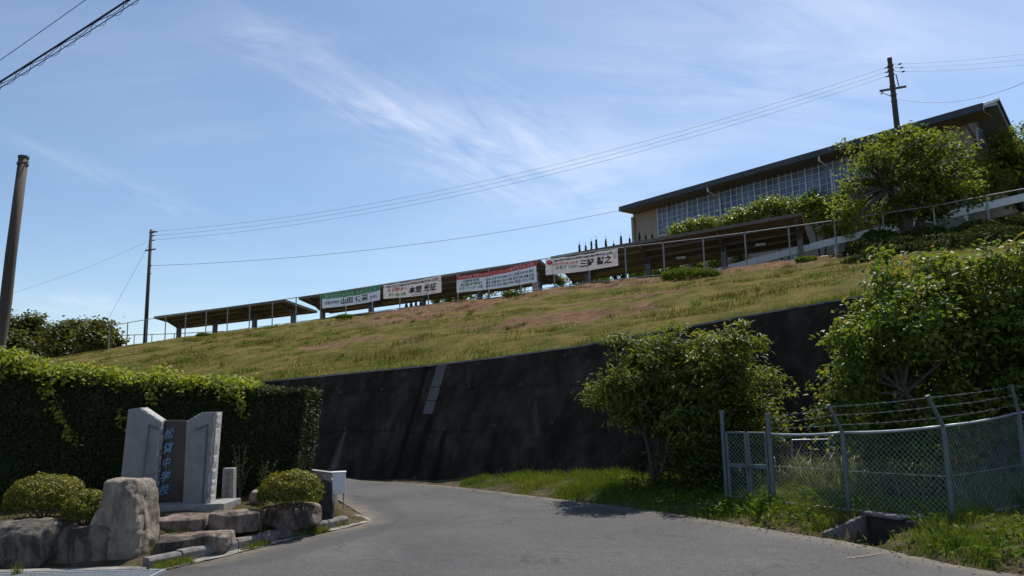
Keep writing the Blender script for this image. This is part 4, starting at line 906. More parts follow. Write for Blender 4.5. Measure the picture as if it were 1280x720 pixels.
b = MB(); b.tube([tt2 - ax_ * .9 + armd * .22, tt2 - ax_ * 1.6 + armd * .3], .03, 6); b.tube([ca_ - armd * .45, ca_ - armd * .6 - up * .2], .03, 6); b.tube([ca_ - armd * .55 - up * .1, ca_ - armd * .1 - up * .42], .02, 6); b.build('fitting', M['steel_dark'], pole2)
# near pole
np_t, np_b = D(29.5, 197, 16.2), D(-2, 440, 16.0); nb_ = np_b + (np_b - np_t) * .72; pole3 = empty('utility_pole', nb_, label='nearest brown utility pole leaning at the left edge of the photo', cat='utility pole', group='utility poles'); p3 = np.array(nb_)
mid = D(15, 318, 16.1) + np.array([-.02, 0, 0])
b = MB(); b.tube([np.zeros(3), np_b - p3, (np_b + mid) / 2 - p3 + np.array([.02, 0, 0]), mid - p3, np_t - p3], [.15, .122, .118, .112, .10], 16); b.build('shaft', M['pole'], pole3, smooth=True)
b = MB(); ax3 = (np_t - mid) / np.linalg.norm(np_t - mid); b.tube([np_t - p3 - ax3 * .02, np_t - p3 + ax3 * .03], .112, 16); b.build('cap', M['steel_dark'], pole3)
b = MB(); q_ = np_t - p3 - ax3 * .13; b.tube([q_, q_ - ax3 * .05], .118, 16); b.tube([q_ - F * .2, q_ + F * .2], .015, 6); b.build('band', M['steel_dark'], pole3)
def wire(pts, r, label, group, mat='wirefar', name='overhead_wire'):
    p = np.array(pts); c_ = p[0]; b = MB(); b.tube(p, r, 5); return tag(b.build(name, M[mat], origin=c_, smooth=True), label, 'wire', group)
rt = ['top', 'middle', 'bottom']
for k_ in range(3):
    A = pl_t - up * (.18 + .33 * k_) + F * .45; B = tt2 + p2 - ax_ * (.45 + .25 * k_) - armd * .3
    wire(sagline(A, B, 1.55), .0085, rt[k_] + ' wire of three sagging between the two hilltop poles', 'power lines between the hilltop poles')
    wire(sagline(ins[k_], D(1560, 20 + 10 * k_, 26), .35), .0075, rt[k_] + ' wire of three leaving the right pole to the right', 'power lines right of the thick pole')
wire(sagline(pl_t - up * 2.75, gp(tE0, DE, zL(tE0) + .05), .75), .014, 'single low wire from the thin pole to the gymnasium eave corner', None)
wire(sagline(D(1124, 124, 38.9), D(1400, 30, 28), 1.25), .011, 'slack cable dipping right of the thick pole above the roof', None)
wire(sagline(pl_t - up * .9, D(128, 412, pl_b[1] + 6), .0, 4), .010, 'steep guy wire down the left side of the thin pole', None)
wire(sagline(pl_t - up * .8, D(-160, 402, 50), .9), .007, 'faint wire sagging left from the thin pole', None)
wire(sagline(D(-60, 117, 10), D(250, -104, 8.2), .02, 12), .0045, 'thin single wire crossing the upper left corner of the sky', None, 'cable')
A, B = D(-70, 146, 9.5), D(300, -93, 8.0); cb_ = empty('cable_bundle', A, label='bundled black telephone cable with looping lashing in the upper left corner', cat='cable'); ao = np.array(A)
ps = sagline(A, B, .03, 60); b = MB(); b.tube([p - ao for p in ps], .0125, 7); b.build('cable', M['cable'], cb_, smooth=True)
low = [p - up * .085 for p in ps]; b = MB(); b.tube([p - ao for p in low], .0055, 6); b.build('messenger', M['cable'], cb_, smooth=True)
b = MB(); b.tube([p - ao - up * (.04 + .018 * math.sin(i * .9)) + np.array([.0, .012 * math.cos(i * .9), 0]) for i, p in enumerate(ps)], .0042, 5); b.build('drop_wire', M['cable'], cb_, smooth=True)
e_ = (np.array(ps[-1]) - np.array(ps[0])); Lc = np.linalg.norm(e_); e_ /= Lc; nrm = np.cross(e_, up); nrm /= np.linalg.norm(nrm); b = MB(); hx = []
for i in range(1, 420):
    f_ = i / 420; p = np.array(ps[0]) + (np.array(ps[-1]) - np.array(ps[0])) * f_ - up * (.12 * f_ * (1 - f_)) - ao; an = f_ * Lc / .26 * 6.283
    hx.append(p - up * .045 + up * .052 * math.cos(an) + nrm * .05 * math.sin(an))
b.tube(hx, .0032, 4); b.build('lashing', M['cable'], cb_)

# ------------------------------------------------------------------ banners
def text_verts(body, bold=0.0, shear=0.0, vertical=False):
    cu = bpy.data.curves.new('lettering', 'FONT'); cu.body = body; cu.size = 1; cu.resolution_u = 2; cu.offset = bold; cu.shear = shear
    if vertical: cu.space_line = .95; cu.align_x = 'CENTER'
    ob = bpy.data.objects.new('lettering', cu); COL.objects.link(ob); bpy.context.view_layer.update()
    me = bpy.data.meshes.new_from_object(ob.evaluated_get(bpy.context.evaluated_depsgraph_get()))
    V = np.array([v.co[:2] for v in me.vertices]); Fc = [tuple(p.vertices) for p in me.polygons]
    bpy.data.objects.remove(ob); bpy.data.curves.remove(cu); bpy.data.meshes.remove(me)
    V = (V - V.min(0)) / (V.max(0) - V.min(0)); return V, Fc
def banner(px4, base, label, bands, texts, sd):
    (s0, zt0), (s1, zt1) = O(*px4[0], 37.36), O(*px4[1], 37.36); zb0, zb1 = O(*px4[2], 37.36)[1], O(*px4[3], 37.36)[1]
    t = empty('banner', so_(s0, 37.36, zb0), label=label, cat='banner', group='printed cloth banners tied to the hilltop fence'); to = np.array(t.location)
    def pt(u, v, off=0.0):                                      # u, v in 0..1, v up
        w_ = .055 * math.sin(u * 9 + sd) * (.4 + v * .3) + .02 * math.sin(v * 5 + u * 17 + sd); sagv = -(.10 if sd % 2 else .05) * math.sin(u * math.pi) * v - .035 * abs(math.sin(u * math.pi * 4)) * v - .06 * math.sin(u * math.pi) * (1 - v)
        z = (zb0 + (zb1 - zb0) * u) * (1 - v) + (zt0 + (zt1 - zt0) * u) * v; return so_(s0 + (s1 - s0) * u, 37.36 - .03 - off + w_ * .6, z + sagv) - to
    n, k = 40, 8; b = MB()
    vs = [pt(i / n, j / k) for i in range(n + 1) for j in range(k + 1)]; m_ = k + 1
    b.add(vs, [(i * m_ + j, (i + 1) * m_ + j, (i + 1) * m_ + j + 1, i * m_ + j + 1) for i in range(n) for j in range(k)])
    vs2 = [pt(i / n, j / k, -.006) for i in range(n + 1) for j in range(k + 1)]; b.add(vs2, [(i * m_ + j + 1, (i + 1) * m_ + j + 1, (i + 1) * m_ + j, i * m_ + j) for i in range(n) for j in range(k)])
    b.build('cloth', base, t)
    for (v0, v1, mt) in bands:
        b = MB(); vs = [pt(i / n, v, .012) for i in range(n + 1) for v in (v0, v1)]; b.add(vs, [(2 * i, 2 * i + 2, 2 * i + 3, 2 * i + 1) for i in range(n)]); b.build('colour_band', mt, t)
    by = {}
    for (body, u0_, v0_, u1_, v1_, mt, bold, shear) in texts:
        V, Fc = text_verts(body, bold, shear); b = by.setdefault(mt.name, (MB(), mt))[0]
        b.add([pt(u0_ + (u1_ - u0_) * x, v0_ + (v1_ - v0_) * y, .022) for x, y in V], Fc)
    for b, mt in by.values(): b.build('lettering', mt, t)
    for u in np.linspace(0, 1, 5):
        for v in (0.0, 1.0): b = MB(); b.tube([pt(u, v, .01), pt(u, v + (.03 if v else -.03), -.05) ], .008, 5); b.build('tie', M['cable'], t)
K, RD, GR, NV, WH = M['ink_black'], M['ink_red'], M['ink_green'], M['ink_navy'], M['banner_white']
banner([(403, 367), (475.5, 355.5), (403, 385.5), (475.5, 375)], M['banner_blue'], 'leftmost banner with a green top band and bold black name', [(.64, .995, GR)],
       [('祝 全国大会出場 おめでとう', .05, .70, .93, .93, M['banner_blue'], .0, 0), ('松賀中学校', .05, .22, .31, .46, NV, .01, 0), ('山田 依菜', .34, .14, .80, .58, K, .03, 0), ('(3年)', .83, .18, .95, .40, NV, .01, 0)], 1)
banner([(479.5, 356.5), (552, 344), (479.5, 373.5), (552, 365.5)], M['banner_pink'], 'second banner from the left, pale with red and black lettering', [],
       [('第57回 中国中学校選手権大会 出場', .06, .80, .95, .94, K, .01, 0), ('祝 全国大会へ', .08, .48, .42, .74, RD, .02, 0), ('男子 100m 出場', .10, .12, .40, .36, GR, .02, 0), ('本間 光征', .45, .18, .92, .66, K, .03, .12), ('松賀中学校 3年', .5, .04, .9, .12, K, .0, 0)], 2)
banner([(571, 345), (670.5, 325.5), (571, 366), (670.5, 352.5)], M['banner_blue'], 'widest banner with a red top band over columns of small names', [(.76, .995, RD)],
       [('祝 第57回 中国中学校ソフトボール選手権大会 出場', .03, .81, .97, .95, WH, .01, 0), ('北部東支部', .08, .56, .30, .72, NV, .015, 0), ('松賀中学校', .05, .33, .34, .53, GR, .025, 0), ('女子ソフトボール部', .04, .12, .34, .31, GR, .02, 0),
        ('主将 山田 中村 高橋 井上 松本 木村 林 清水', .38, .50, .97, .66, NV, .01, 0), ('選手 佐藤 鈴木 田中 伊藤 渡辺 小林 加藤 吉田', .38, .30, .97, .46, NV, .01, 0), ('監督 石井 前田 藤田 岡田 長谷川 村上 近藤', .38, .12, .97, .27, NV, .01, 0)], 3)
banner([(682, 324), (772, 310.5), (682, 344), (772, 332)], M['banner_pink'], 'rightmost banner with a red emblem and three bold black name characters', [],
       [('第57回 中国中学校陸上競技選手権大会 出場', .13, .78, .93, .92, K, .012, 0), ('松賀中学校 陸上競技部', .11, .54, .46, .70, RD, .012, 0), ('1年男子 1500m', .13, .28, .46, .50, GR, .025, 0), ('三好 智之', .48, .22, .92, .72, K, .035, .1), ('松賀中学校', .945, .4, .985, .7, K, .0, 0), ('●', .025, .62, .10, .92, RD, .0, 0), ('祝', .04, .68, .085, .86, M['banner_pink'], .02, 0)], 4)

# ------------------------------------------------------------------ hedge and vine
HB = [(-8.6, 9.75, 2.36), (D(0, 466, 10.0)[0], 10.0, D(0, 466, 10.0)[2]), (D(155, 483, 10.6)[0], 10.6, D(155, 483, 10.6)[2]), (D(300, 487, 10.9)[0], 10.9, D(300, 487, 10.9)[2]), (D(381, 487.5, 11.1)[0], 11.1, D(381, 487.5, 11.1)[2])]
HB = resample(HB, 60); hedge = empty('hedge', (HB[30][0], HB[30][1] + .5, .3), label='tall clipped dark hedge with a bright sunlit top behind the stone monument', cat='hedge'); hbo = np.array(hedge.location)
hd = .95
def hedge_pt(u, v, w):                # u along, v up 0..1, w depth 0 front..1 back
    i = u * 59; i0 = np.clip(np.floor(i).astype(int), 0, 58); f_ = (i - i0)[:, None]; q_ = HB[i0] * (1 - f_) + HB[i0 + 1] * f_
    z = .3 + (q_[:, 2] - .3) * v; x = q_[:, 0] - (1 - v) * .17 * sst(.92, 1, u) ; y = q_[:, 1] + w * hd
    return np.stack([x, y, z], 1)
gu, gv = np.meshgrid(np.linspace(0, 1, 60), np.linspace(0, 1, 8), indexing='ij')
b = MB()
def sheet(P, a, c_): b.add(P - hbo, [tuple(f_) for f_ in grid_faces(a, c_)])
sheet(hedge_pt(gu.ravel(), gv.ravel() * .95, np.full(gu.size, .06)), 60, 8); sheet(hedge_pt(gu.ravel(), np.full(gu.size, .95), .06 + gv.ravel() * .88), 60, 8); sheet(hedge_pt(gu.ravel(), gv.ravel() * .95, np.full(gu.size, .94)), 60, 8)
e1, e2 = np.meshgrid(np.linspace(.06, .94, 8), np.linspace(0, .95, 8), indexing='ij'); sheet(hedge_pt(np.full(64, .995), e2.ravel(), e1.ravel()), 8, 8)
b.build('light_block_core', M['leaf_dark'], hedge)  # dark inner shell added to block light through the hedge
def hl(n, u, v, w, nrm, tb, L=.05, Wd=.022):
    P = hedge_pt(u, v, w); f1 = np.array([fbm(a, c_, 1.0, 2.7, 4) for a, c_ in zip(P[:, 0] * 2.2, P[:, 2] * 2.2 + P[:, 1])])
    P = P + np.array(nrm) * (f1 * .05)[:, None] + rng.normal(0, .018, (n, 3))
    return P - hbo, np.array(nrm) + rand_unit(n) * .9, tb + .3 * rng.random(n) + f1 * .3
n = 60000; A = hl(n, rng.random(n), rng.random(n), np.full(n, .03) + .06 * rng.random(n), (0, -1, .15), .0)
n = 30000; B = hl(n, rng.random(n), np.full(n, 1.0) - .04 * rng.random(n), rng.random(n), (0, 0, 1), .45)  # top leaves tinted brighter, sunlight put into their colour
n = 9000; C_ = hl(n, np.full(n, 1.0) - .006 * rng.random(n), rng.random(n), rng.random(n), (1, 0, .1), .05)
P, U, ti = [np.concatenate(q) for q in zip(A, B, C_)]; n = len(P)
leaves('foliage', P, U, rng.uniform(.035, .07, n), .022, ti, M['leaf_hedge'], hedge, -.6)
# vine over the top
def vine(u, n, hfun, label, spread=.16):
    cl = int(n / 14); uc = rng.choice(u, cl) + rng.normal(0, .012, cl); uc = np.clip(uc, 0, .995); hv = hfun(uc)
    P = hedge_pt(uc, np.ones(cl), rng.uniform(-.06, .5, cl)); P[:, 2] += rng.uniform(-.08, 1, cl) * hv
    Q = (P[:, None, :] + rng.normal(0, 1, (cl, 14, 3)) * np.array([.075, .07, .045])).reshape(-1, 3); return Q
us = (lambda px: np.interp(px, [0, 155, 300, 381], [np.argmin(np.abs(HB[:, 0] - D(*q_)[0])) / 59 for q_ in ((0, 466, 10.0), (155, 483, 10.6), (300, 487, 10.9), (381, 487.5, 11.1))]))
hp = lambda uc: np.interp(uc, us(np.array([-120, 0, 60, 100, 130, 160, 190, 215, 250, 290, 310])), [.25, .20, .10, .20, .17, .07, .25, .10, .12, .13, .02])
vt = empty('vine', hedge_pt(np.array([.7]), np.array([1.0]), np.array([.2]))[0], label='sprawling yellow-green vine growing over the hedge top', cat='vine'); vo = np.array(vt.location)
Q = vine(us(rng.uniform(-140, 306, 4000)), 15000, hp, '')
Q[:, 1] += .10
for (pts, m_) in (([(62, 497), (70, 510), (78, 525), (82, 540), (90, 548)], 110), ([(296, 488), (299, 500), (302, 512)], 110), ([(188, 492), (192, 498)], 50), ([(148, 520), (150, 528)], 30), ([(55, 478), (60, 486)], 30), ([(280, 492), (292, 497)], 50)):
    for px, py in pts:
        Yh = np.interp(px, [0, 155, 300, 381], [10.0, 10.6, 10.9, 11.1]) - .05; c_ = D(px, py, Yh); Q = np.concatenate([Q, c_ + rng.normal(0, 1, (m_ // len(pts), 3)) * np.array([.05, .03, .05])])
n = len(Q); leaves('foliage', Q - vo, rand_unit(n) * .8 + np.array([0, -.25, .8]), rng.uniform(.045, .085, n), .045, .15 + .7 * rng.random(n), M['leaf_vine'], vt, .4)
b = MB()
for k_ in range(16):
    u_ = us(np.linspace(-120, 290, 17))[k_]; ps = hedge_pt(np.clip(np.linspace(u_, u_ + .09, 7), 0, .99), np.full(7, 1.01), np.linspace(.0, .3, 7)) + rng.normal(0, .03, (7, 3)); b.tube(list(ps - vo), .006, 5)
b.build('stem', M['bark'], vt)

# ------------------------------------------------------------------ garden rocks
def rock(name, c, sz, mat, label, sd, pw=3.5, rz=0.0, rough=.10, taper=(1, 1), lean=(0, 0), cat='rock', group=None, sub=26, cut=None):
    n = sub; ux = np.linspace(-1, 1, n); vs = []; idx = {}; fs = []
    def vid(p):
        k_ = tuple(np.round(p, 5))
        if k_ not in idx: idx[k_] = len(vs); vs.append(np.array(k_))
        return idx[k_]
    for ax_, sg in [(a, s_) for a in range(3) for s_ in (-1, 1)]:
        for i in range(n - 1):
            for j in range(n - 1):
                q = []
                for (a, c_) in ((i, j), (i + 1, j), (i + 1, j + 1), (i, j + 1)):
                    p = np.zeros(3); p[ax_] = sg; p[(ax_ + 1) % 3] = ux[a]; p[(ax_ + 2) % 3] = ux[c_]; q.append(vid(p))
                fs.append(tuple(q) if sg > 0 else tuple(q[::-1]))
    V = np.array(vs); nr_ = (np.abs(V) ** pw).sum(1) ** (1 / pw); V = V / nr_[:, None]
    h = np.array(sz) / 2; rs_ = np.random.default_rng(int(abs(sd).sum() * 1000))
    planes = [(e / np.linalg.norm(e), d_) for e, d_ in zip(rs_.normal(size=(16, 3)) * np.array([1, 1, .8]), rs_.uniform(.80, .98, 16))]
    for e, d_ in planes:
        sup = (np.abs(e) ** (pw / (pw - 1))).sum() ** ((pw - 1) / pw); k_ = np.maximum(0, V @ e - d_ * sup); V = V - e * k_[:, None] * .95
    out = []
    for v in V:
        k_ = (v[2] + 1) / 2; tp = taper[0] + (taper[1] - taper[0]) * k_
        p = np.array([v[0] * tp * h[0] + lean[0] * k_ * sz[2], v[1] * tp * h[1] + lean[1] * k_ * sz[2], v[2] * h[2]])
        if cut: p = cut(p, v)
        d1 = mnoise.fractal(Vector(p * 2.2 + sd), 1, 2, 4); d2 = mnoise.fractal(Vector(p * 8 + sd * 2), 1, 2, 3); d3 = mnoise.cell(Vector(p * 3.4 + sd))
        out.append(p + v / np.linalg.norm(v) * (d1 * rough + d2 * rough * .38 + (d3 - .5) * rough * .3) * min(1, sz[2] * 2))
    b = MB(); b.add(out, fs); o = b.build(name, mat, smooth=True); o.location = tuple(c); o.rotation_euler = (0, 0, rz); tag(o, label, cat, group)
    return o
gr_ = 'natural rocks edging the monument garden'
q = G(156, 704, 0)
def cut_up(p, v):
    k_ = np.clip((p[2] + .43) / .86, 0, 1); x = p[0]
    wL = -.47 + .26 * sst(.0, .9, k_); wR = .30 - .07 * k_ ** 2.5; u = (x + .42) / .84; p = p.copy(); p[0] = wL + (wR - wL) * u; p[2] -= .10 * sst(.6, 1, k_) * (1 - u) * 0; return p
rock('rock', (q[0] - .13, q[1] + .24, .40), (.80, .42, .88), M['rock_beige'], 'tall upright beige boulder, the largest rock, right of the grate', np.array([3.1, 1.2, .3]), 9, -.2, .04, cut=cut_up, group=gr_, sub=40)
a = G(20, 712, 0); rock('rock', (a[0] - .14, a[1] + .28, .19), (.86, .5, .52), M['rock_grey'], 'grey rock with a rounded top at the left edge of the photo', np.array([.7, 5.2, 1.3]), 6, .05, .05, group=gr_)
a = G(86, 709, 0); rock('rock', (a[0] + .0, a[1] + .32, .15), (.60, .46, .46), M['rock_grey'], 'dark shaded rock between the left rock and the tall upright boulder', np.array([4.7, 2.2, 6.3]), 7, -.05, .04, group=gr_)
a = D(238, 685, 8.72); rock('rock', (a[0] + .0, 8.78, .10), (.84, .46, .27), M['rock_pink'], 'low pinkish step stone just behind the kerb, the lower step', np.array([9.7, 1.1, 3.3]), 8, .22, .05, group=gr_, sub=32)
a = D(229, 656, 9.1); rock('rock', (a[0] - .02, 9.12, .25), (.62, .42, .26), M['rock_pink'], 'upper step stone in front of the monument slab, left of two', np.array([2.7, 8.1, 5.3]), 8, .12, .04, group=gr_, sub=30)
a = D(292, 654, 9.3); rock('rock', (a[0] + .0, 9.34, .25), (.60, .42, .26), M['rock_pink'], 'dark upper step stone right of the first upper step', np.array([6.2, 3.3, 8.8]), 8, .2, .04, group=gr_, sub=30)
a = D(360, 652, 9.75); rock('rock', (a[0] + .0, 9.86, .22), (.74, .46, .30), M['rock_pink'], 'pinkish sloping rock under the round clipped bush', np.array([5.5, 9.3, 2.8]), 6, .3, .05, group=gr_, sub=30)
a = D(321, 630, 10.1); rock('rock', (a[0], 10.15, .44), (.24, .2, .2), M['rock_beige'], 'small pale stone left of the round clipped bush', np.array([1.5, 4.3, 7.8]), 2.8, .2, .03, group=gr_, sub=16)
a = D(407, 620, 10.35); rock('rock', (a[0], 10.4, .38), (.23, .2, .62), M['dark_rock_drain_shade'], 'narrow black standing stone right of the round clipped bush', np.array([8.5, 2.3, 1.8]), 4, .1, .03, group=gr_, sub=20, taper=(1.05, .75))
# kerb stones, concrete gutter strip
kz = 0.0; kp = resample(chaikin(KERB, 2), 9); kroot = empty('kerb', (kp[0][0], kp[0][1], 0), kind='structure'); ko = np.array(kroot.location)
for i in range(8):
    A, B = np.array([*kp[i], 0]) - ko, np.array([*kp[i + 1], 0]) - ko; e_ = (B - A) / np.linalg.norm(B - A); nl = np.cross(up, e_)
    A, B = A + e_ * .006, B - e_ * .006; prof_ = [(0, -.1), (0, .085), (.025, .115), (.125, .115), (.125, -.1)]; dz = rng.normal(0, .004)
    pa = [A + nl * a_ + up * (z_ + dz) for a_, z_ in prof_]; b = MB(); b.prism(pa, B - A); b.build('kerb_stone', M['kerb'], kroot, bevel=.006)
gs = resample(chaikin(KERB, 2), 24); gsl = []
for i, p in enumerate(gs):
    d_ = gs[min(i + 1, 23)] - gs[max(i - 1, 0)]; d_ /= np.linalg.norm(d_); nr_ = np.array([d_[1], -d_[0]]); w_ = .16 + .02 * math.sin(i * 1.3); gsl.append((p - nr_ * .02, p + nr_ * w_))
gsl += [(np.array([-2.30, 10.70]), np.array([-2.03, 10.72])), (np.array([-2.42, 11.0]), np.array([-2.05, 10.95])), (np.array([-2.60, 11.4]), np.array([-2.28, 11.42]))]
b = MB(); vs = [(*p, .010) for pr_ in gsl for p in pr_]; b.add(vs, [(2 * i, 2 * i + 1, 2 * i + 3, 2 * i + 2) for i in range(len(gsl) - 1)]); tag(b.build('gutter', M['concrete_dirty']), kind='structure')
# concrete drain edge and steel grating in front of the rocks
A, B = np.array([-8.4, 7.93]), np.array([-3.80, 7.93]); b = MB(); b.box((-6.1, 7.97, -.02), (4.7, .14, .10)); tag(b.build('drain_edge', M['concrete_dirty'], bevel=.01), kind='structure')
gt = empty('drain_grating', (-4.4, 7.62, .012), label='grey steel drain grating in the ground before the tall boulder', cat='grating')
b = MB(); 
for x in np.arange(-1.35, .86, .045): b.box((x, .0, 0), (.010, .44, .022))
for y in np.arange(-.21, .22, .042): b.box((-.245, y, -.003), (2.22, .008, .018))
b.build('bar', M['rail_metal'], gt)['kind'] = 'stuff'
b = MB()
for y in (-.235, .235): b.box((-.245, y, 0), (2.28, .03, .03))
for x in (-1.37, .88): b.box((x, 0, 0), (.03, .44, .03))
b.build('frame', M['rail_metal'], gt)
b = MB(); b.box((-.245, 0, -.022), (2.22, .44, .012)); b.build('pit_shade_sheet', M['dark_rock_drain_shade'], gt)  # near-black sheet just below the bars paints the shade inside the drain

# ------------------------------------------------------------------ monument
MY = 9.72
mq = lambda px, py, Y=MY: D(px, py, Y)
mb_ = mq(230, 634, MY); mon = empty('stone_monument', (mb_[0], MY, .36), label='grey stone school monument shaped like an open book with blue lettering', cat='monument'); mo = np.array(mon.location)
def slab(name, pts_px, Yf, mat, th=.16, Yb=None):
    f_ = [mq(px, py, y_) - mo for (px, py), y_ in zip(pts_px, Yf)]; b = MB(); b.prism(f_, (0, th, 0)); return b.build(name, mat, mon, bevel=.008)
b = MB(); pA, pB = mq(194, 633, 9.45), mq(281, 629, 9.55); zb = .33
b.prism([np.array([pA[0] - .30, 9.40, zb]) - mo, np.array([pB[0], 9.52, zb]) - mo, np.array([pB[0] + .02, 10.05, zb]) - mo, np.array([pA[0] - .30, 10.05, zb]) - mo], (0, 0, .115)); b.build('base_slab', M['granite'], mon, bevel=.008)
# wings: left wing opens towards the viewer on its left edge, right wing on its right edge
def wing(pts, ys, rough_edges, groove):
    f_ = [mq(px, py, y_) - mo for (px, py), y_ in zip(pts, ys)]; b = MB(); b.prism(f_, np.array([0, .17, 0])); w_ = b.build('wing', M['granite'], mon, bevel=.006)
    for (i, j) in rough_edges:                               # chipped rock-faced edge
        A, B = f_[i], f_[j]; bb = MB(); n = 26; e_ = (B - A) / np.linalg.norm(B - A); inn = np.cross(e_, np.array([0, -1., 0])); c0 = sum(f_) / len(f_); inn = inn if (c0 - A) @ inn > 0 else -inn
        rows_ = []
        for k_ in range(n + 1):
            p = A + (B - A) * k_ / n; r1, r2 = rng.uniform(.012, .05), rng.uniform(-.006, .008)
            rows_.append([p + inn * r1 - np.array([0, .004, 0]), p + inn * r1 * .4 - np.array([0, .002 + rng.uniform(0, .01), 0]), p - inn * r2 + np.array([0, .02, 0]), p - inn * r2 * .6 + np.array([0, .1, 0]), p - inn * .004 + np.array([0, .168, 0])])
        bb.add([q_ for r_ in rows_ for q_ in r_], [(k_ * 5 + m_, k_ * 5 + m_ + 1, k_ * 5 + m_ + 6, k_ * 5 + m_ + 5) for k_ in range(n) for m_ in range(4)]); bb.build('chipped_edge', M['granite_rough'], w_)
    gb = MB(); gp_ = [mq(px, py, y_) - mo - np.array([0, .006, 0]) for (px, py, y_) in groove]
    for A, B in zip(gp_[:-1], gp_[1:]):
        e_ = (B - A) / np.linalg.norm(B - A); gb.box((A + B) / 2, (np.linalg.norm(B - A) + .01, .008, .016), (e_, np.array([0, 1., 0]), np.cross(e_, np.array([0, 1., 0]))))
    gb.build('engraved_line', M['groove'], w_)
wing([(150, 606), (160, 512), (176, 509.5), (202, 527), (194, 633), (148, 634)], [9.55, 9.55, 9.58, 9.68, 9.70, 9.55], [(3, 4), (2, 3)], [(199, 537, 9.66), (187, 531, 9.62), (178, 606, 9.60)])
wing([(228, 633), (233, 526.5), (252, 515.5), (271, 515), (262, 630)], [9.72, 9.72, 9.66, 9.58, 9.56], [(3, 4), (1, 2)], [(245, 537, 9.66), (259, 531, 9.61), (253, 628, 9.60)])
f_ = [mq(px, py, 9.76) - mo for px, py in ((194, 633), (201, 525.5), (236, 525.5), (231, 633))]; b = MB(); b.prism(f_, (0, .14, 0)); pan = b.build('centre_panel', M['blackstone'], mon, bevel=.004)
b = MB()
for ch, (px, py) in zip('松賀中学校', ((211.5, 542), (210, 560), (208.5, 578), (207, 595), (205.5, 612))):
    V, Fc = text_verts(ch, .025, .12); c_ = mq(px, py, 9.752) - mo; hw, hh_ = .063, .066
    if ch == '中': hw = .05
    b.add([c_ + np.array([(x - .5) * 2 * hw + (y - .5) * .015, -.004, (y - .5) * 2 * hh_ + (x - .5) * .02]) for x, y in V], Fc)
b.build('lettering', M['letter_blue'], pan)
# inscription marker
a = D(284, 632, 10.15); t = empty('stone_marker', (a[0], 10.2, .36), label='small upright inscribed stone post right of the monument', cat='stone marker')
b = MB(); b.box((0, 0, .22), (.155, .13, .47), taper=.93); b.build('shaft', M['granite'], t, bevel=.012)
b = MB()
for k_, ch in enumerate('創立記念'):
    V, Fc = text_verts(ch, .01); b.add([(.0 + (x - .5) * .06, -.068 + .0085 * (k_ / 4 * -.3), .38 - k_ * .085 + (y - .5) * .065) for x, y in V], Fc)
b.build('lettering', M['groove'], t)
# clipped azaleas
def azalea(px, py, Y, rx, rz, label, n):
    c_ = D(px, py, Y); leaf_bush('clipped_bush', c_, (rx, rx * .9, rz), n, .034, .018, M['leaf_azalea'], label, 'bush', 'round clipped bushes in the monument garden')
azalea(56, 624, 9.15, .42, .28, 'wide rounded clipped bush behind the left rocks', 9000)
azalea(108, 639, 8.66, .24, .22, 'small clipped bush touching the tall upright boulder', 5200)
azalea(363, 617, 9.75, .385, .275, 'round clipped bush on the rock near the kerb end', 9000)
# white notice box, white cap post and low white wall beyond the kerb end
a = D(423.5, 604, 11.9); t = empty('notice_box', (a[0], 11.9, 0), label='white box sign on thin legs beyond the black standing stone', cat='sign')
zc0 = a[2]; b = MB(); b.box((0, 0, zc0), (.20, .13, .31), (np.array([.97, .24, 0]), np.array([-.24, .97, 0]), up)); b.build('panel', M['white'], t, bevel=.008)
b = MB(); b.box((.0, -.004, zc0 + .165), (.22, .15, .02), (np.array([.97, .24, 0]), np.array([-.24, .97, 0]), up)); b.build('lid', M['white'], t)
for x in (-.07, .07): b = MB(); b.tube([(x, x * .25, -.02), (x, x * .25, zc0 - .16)], .011, 8); b.build('leg', M['rail_metal'], t)
a = D(411, 600, 11.3); t = empty('marker_post', (a[0], 11.3, 0), label='short white capped post just left of the white box', cat='post'); b = MB(); b.tube([(0, 0, 0), (0, 0, a[2])], .042, 12); b.build('shaft', M['white'], t); b = MB(); b.tube([(0, 0, a[2]), (0, 0, a[2] + .015), (0, 0, a[2] + .035)], [.052, .05, .03], 12); b.build('cap', M['white'], t)
a, c_ = D(378, 590, 12.9), D(418, 595, 12.6); t = empty('low_wall', (c_[0], c_[1], 0), label='low pale concrete wall emerging from behind the hedge end', cat='wall'); lo_ = np.array(t.location)
a = a + (a - c_) * 1.2; b = MB(); b.prism([np.array([a[0], a[1], .0]) - lo_, np.array([c_[0], c_[1], 0]) - lo_, c_ + up * .05 - lo_, a + up * .05 - lo_], (.03, .12, 0)); b.build('wall_body', M['concrete'], t, bevel=.01)
# weeds along the kerb, dry grass in the garden
def scatter_line(pl, n, wid, off): 
    q_ = resample(chaikin(pl, 2), 200); i = rng.integers(0, 199, n); d_ = q_[np.minimum(i + 1, 199)] - q_[i]; d_ /= np.linalg.norm(d_, axis=1, keepdims=True) + 1e-9
    return q_[i] + np.stack([-d_[:, 1], d_[:, 0]], 1) * (off + rng.random(n) * wid)[:, None], i / 199
P2, u_ = scatter_line(KERB, 9000, .40, .14); f1 = np.array([fbm(x, y, 2.6, 6.6, 3) for x, y in P2]); k_ = rng.random(len(P2)) < np.clip(.25 + f1 + .75 * sst(.35, 1, u_), 0, 1) * sst(.02, .25, u_); P2 = P2[k_]
P = np.stack([P2[:, 0], P2[:, 1], np.maximum(ground_z(P2[:, 0], P2[:, 1]), .06)], 1); n = len(P); blades('garden_grass', P, rng.uniform(.05, .17, n), .008, .3 + .7 * rng.random(n), M['grass'], .9, 2)
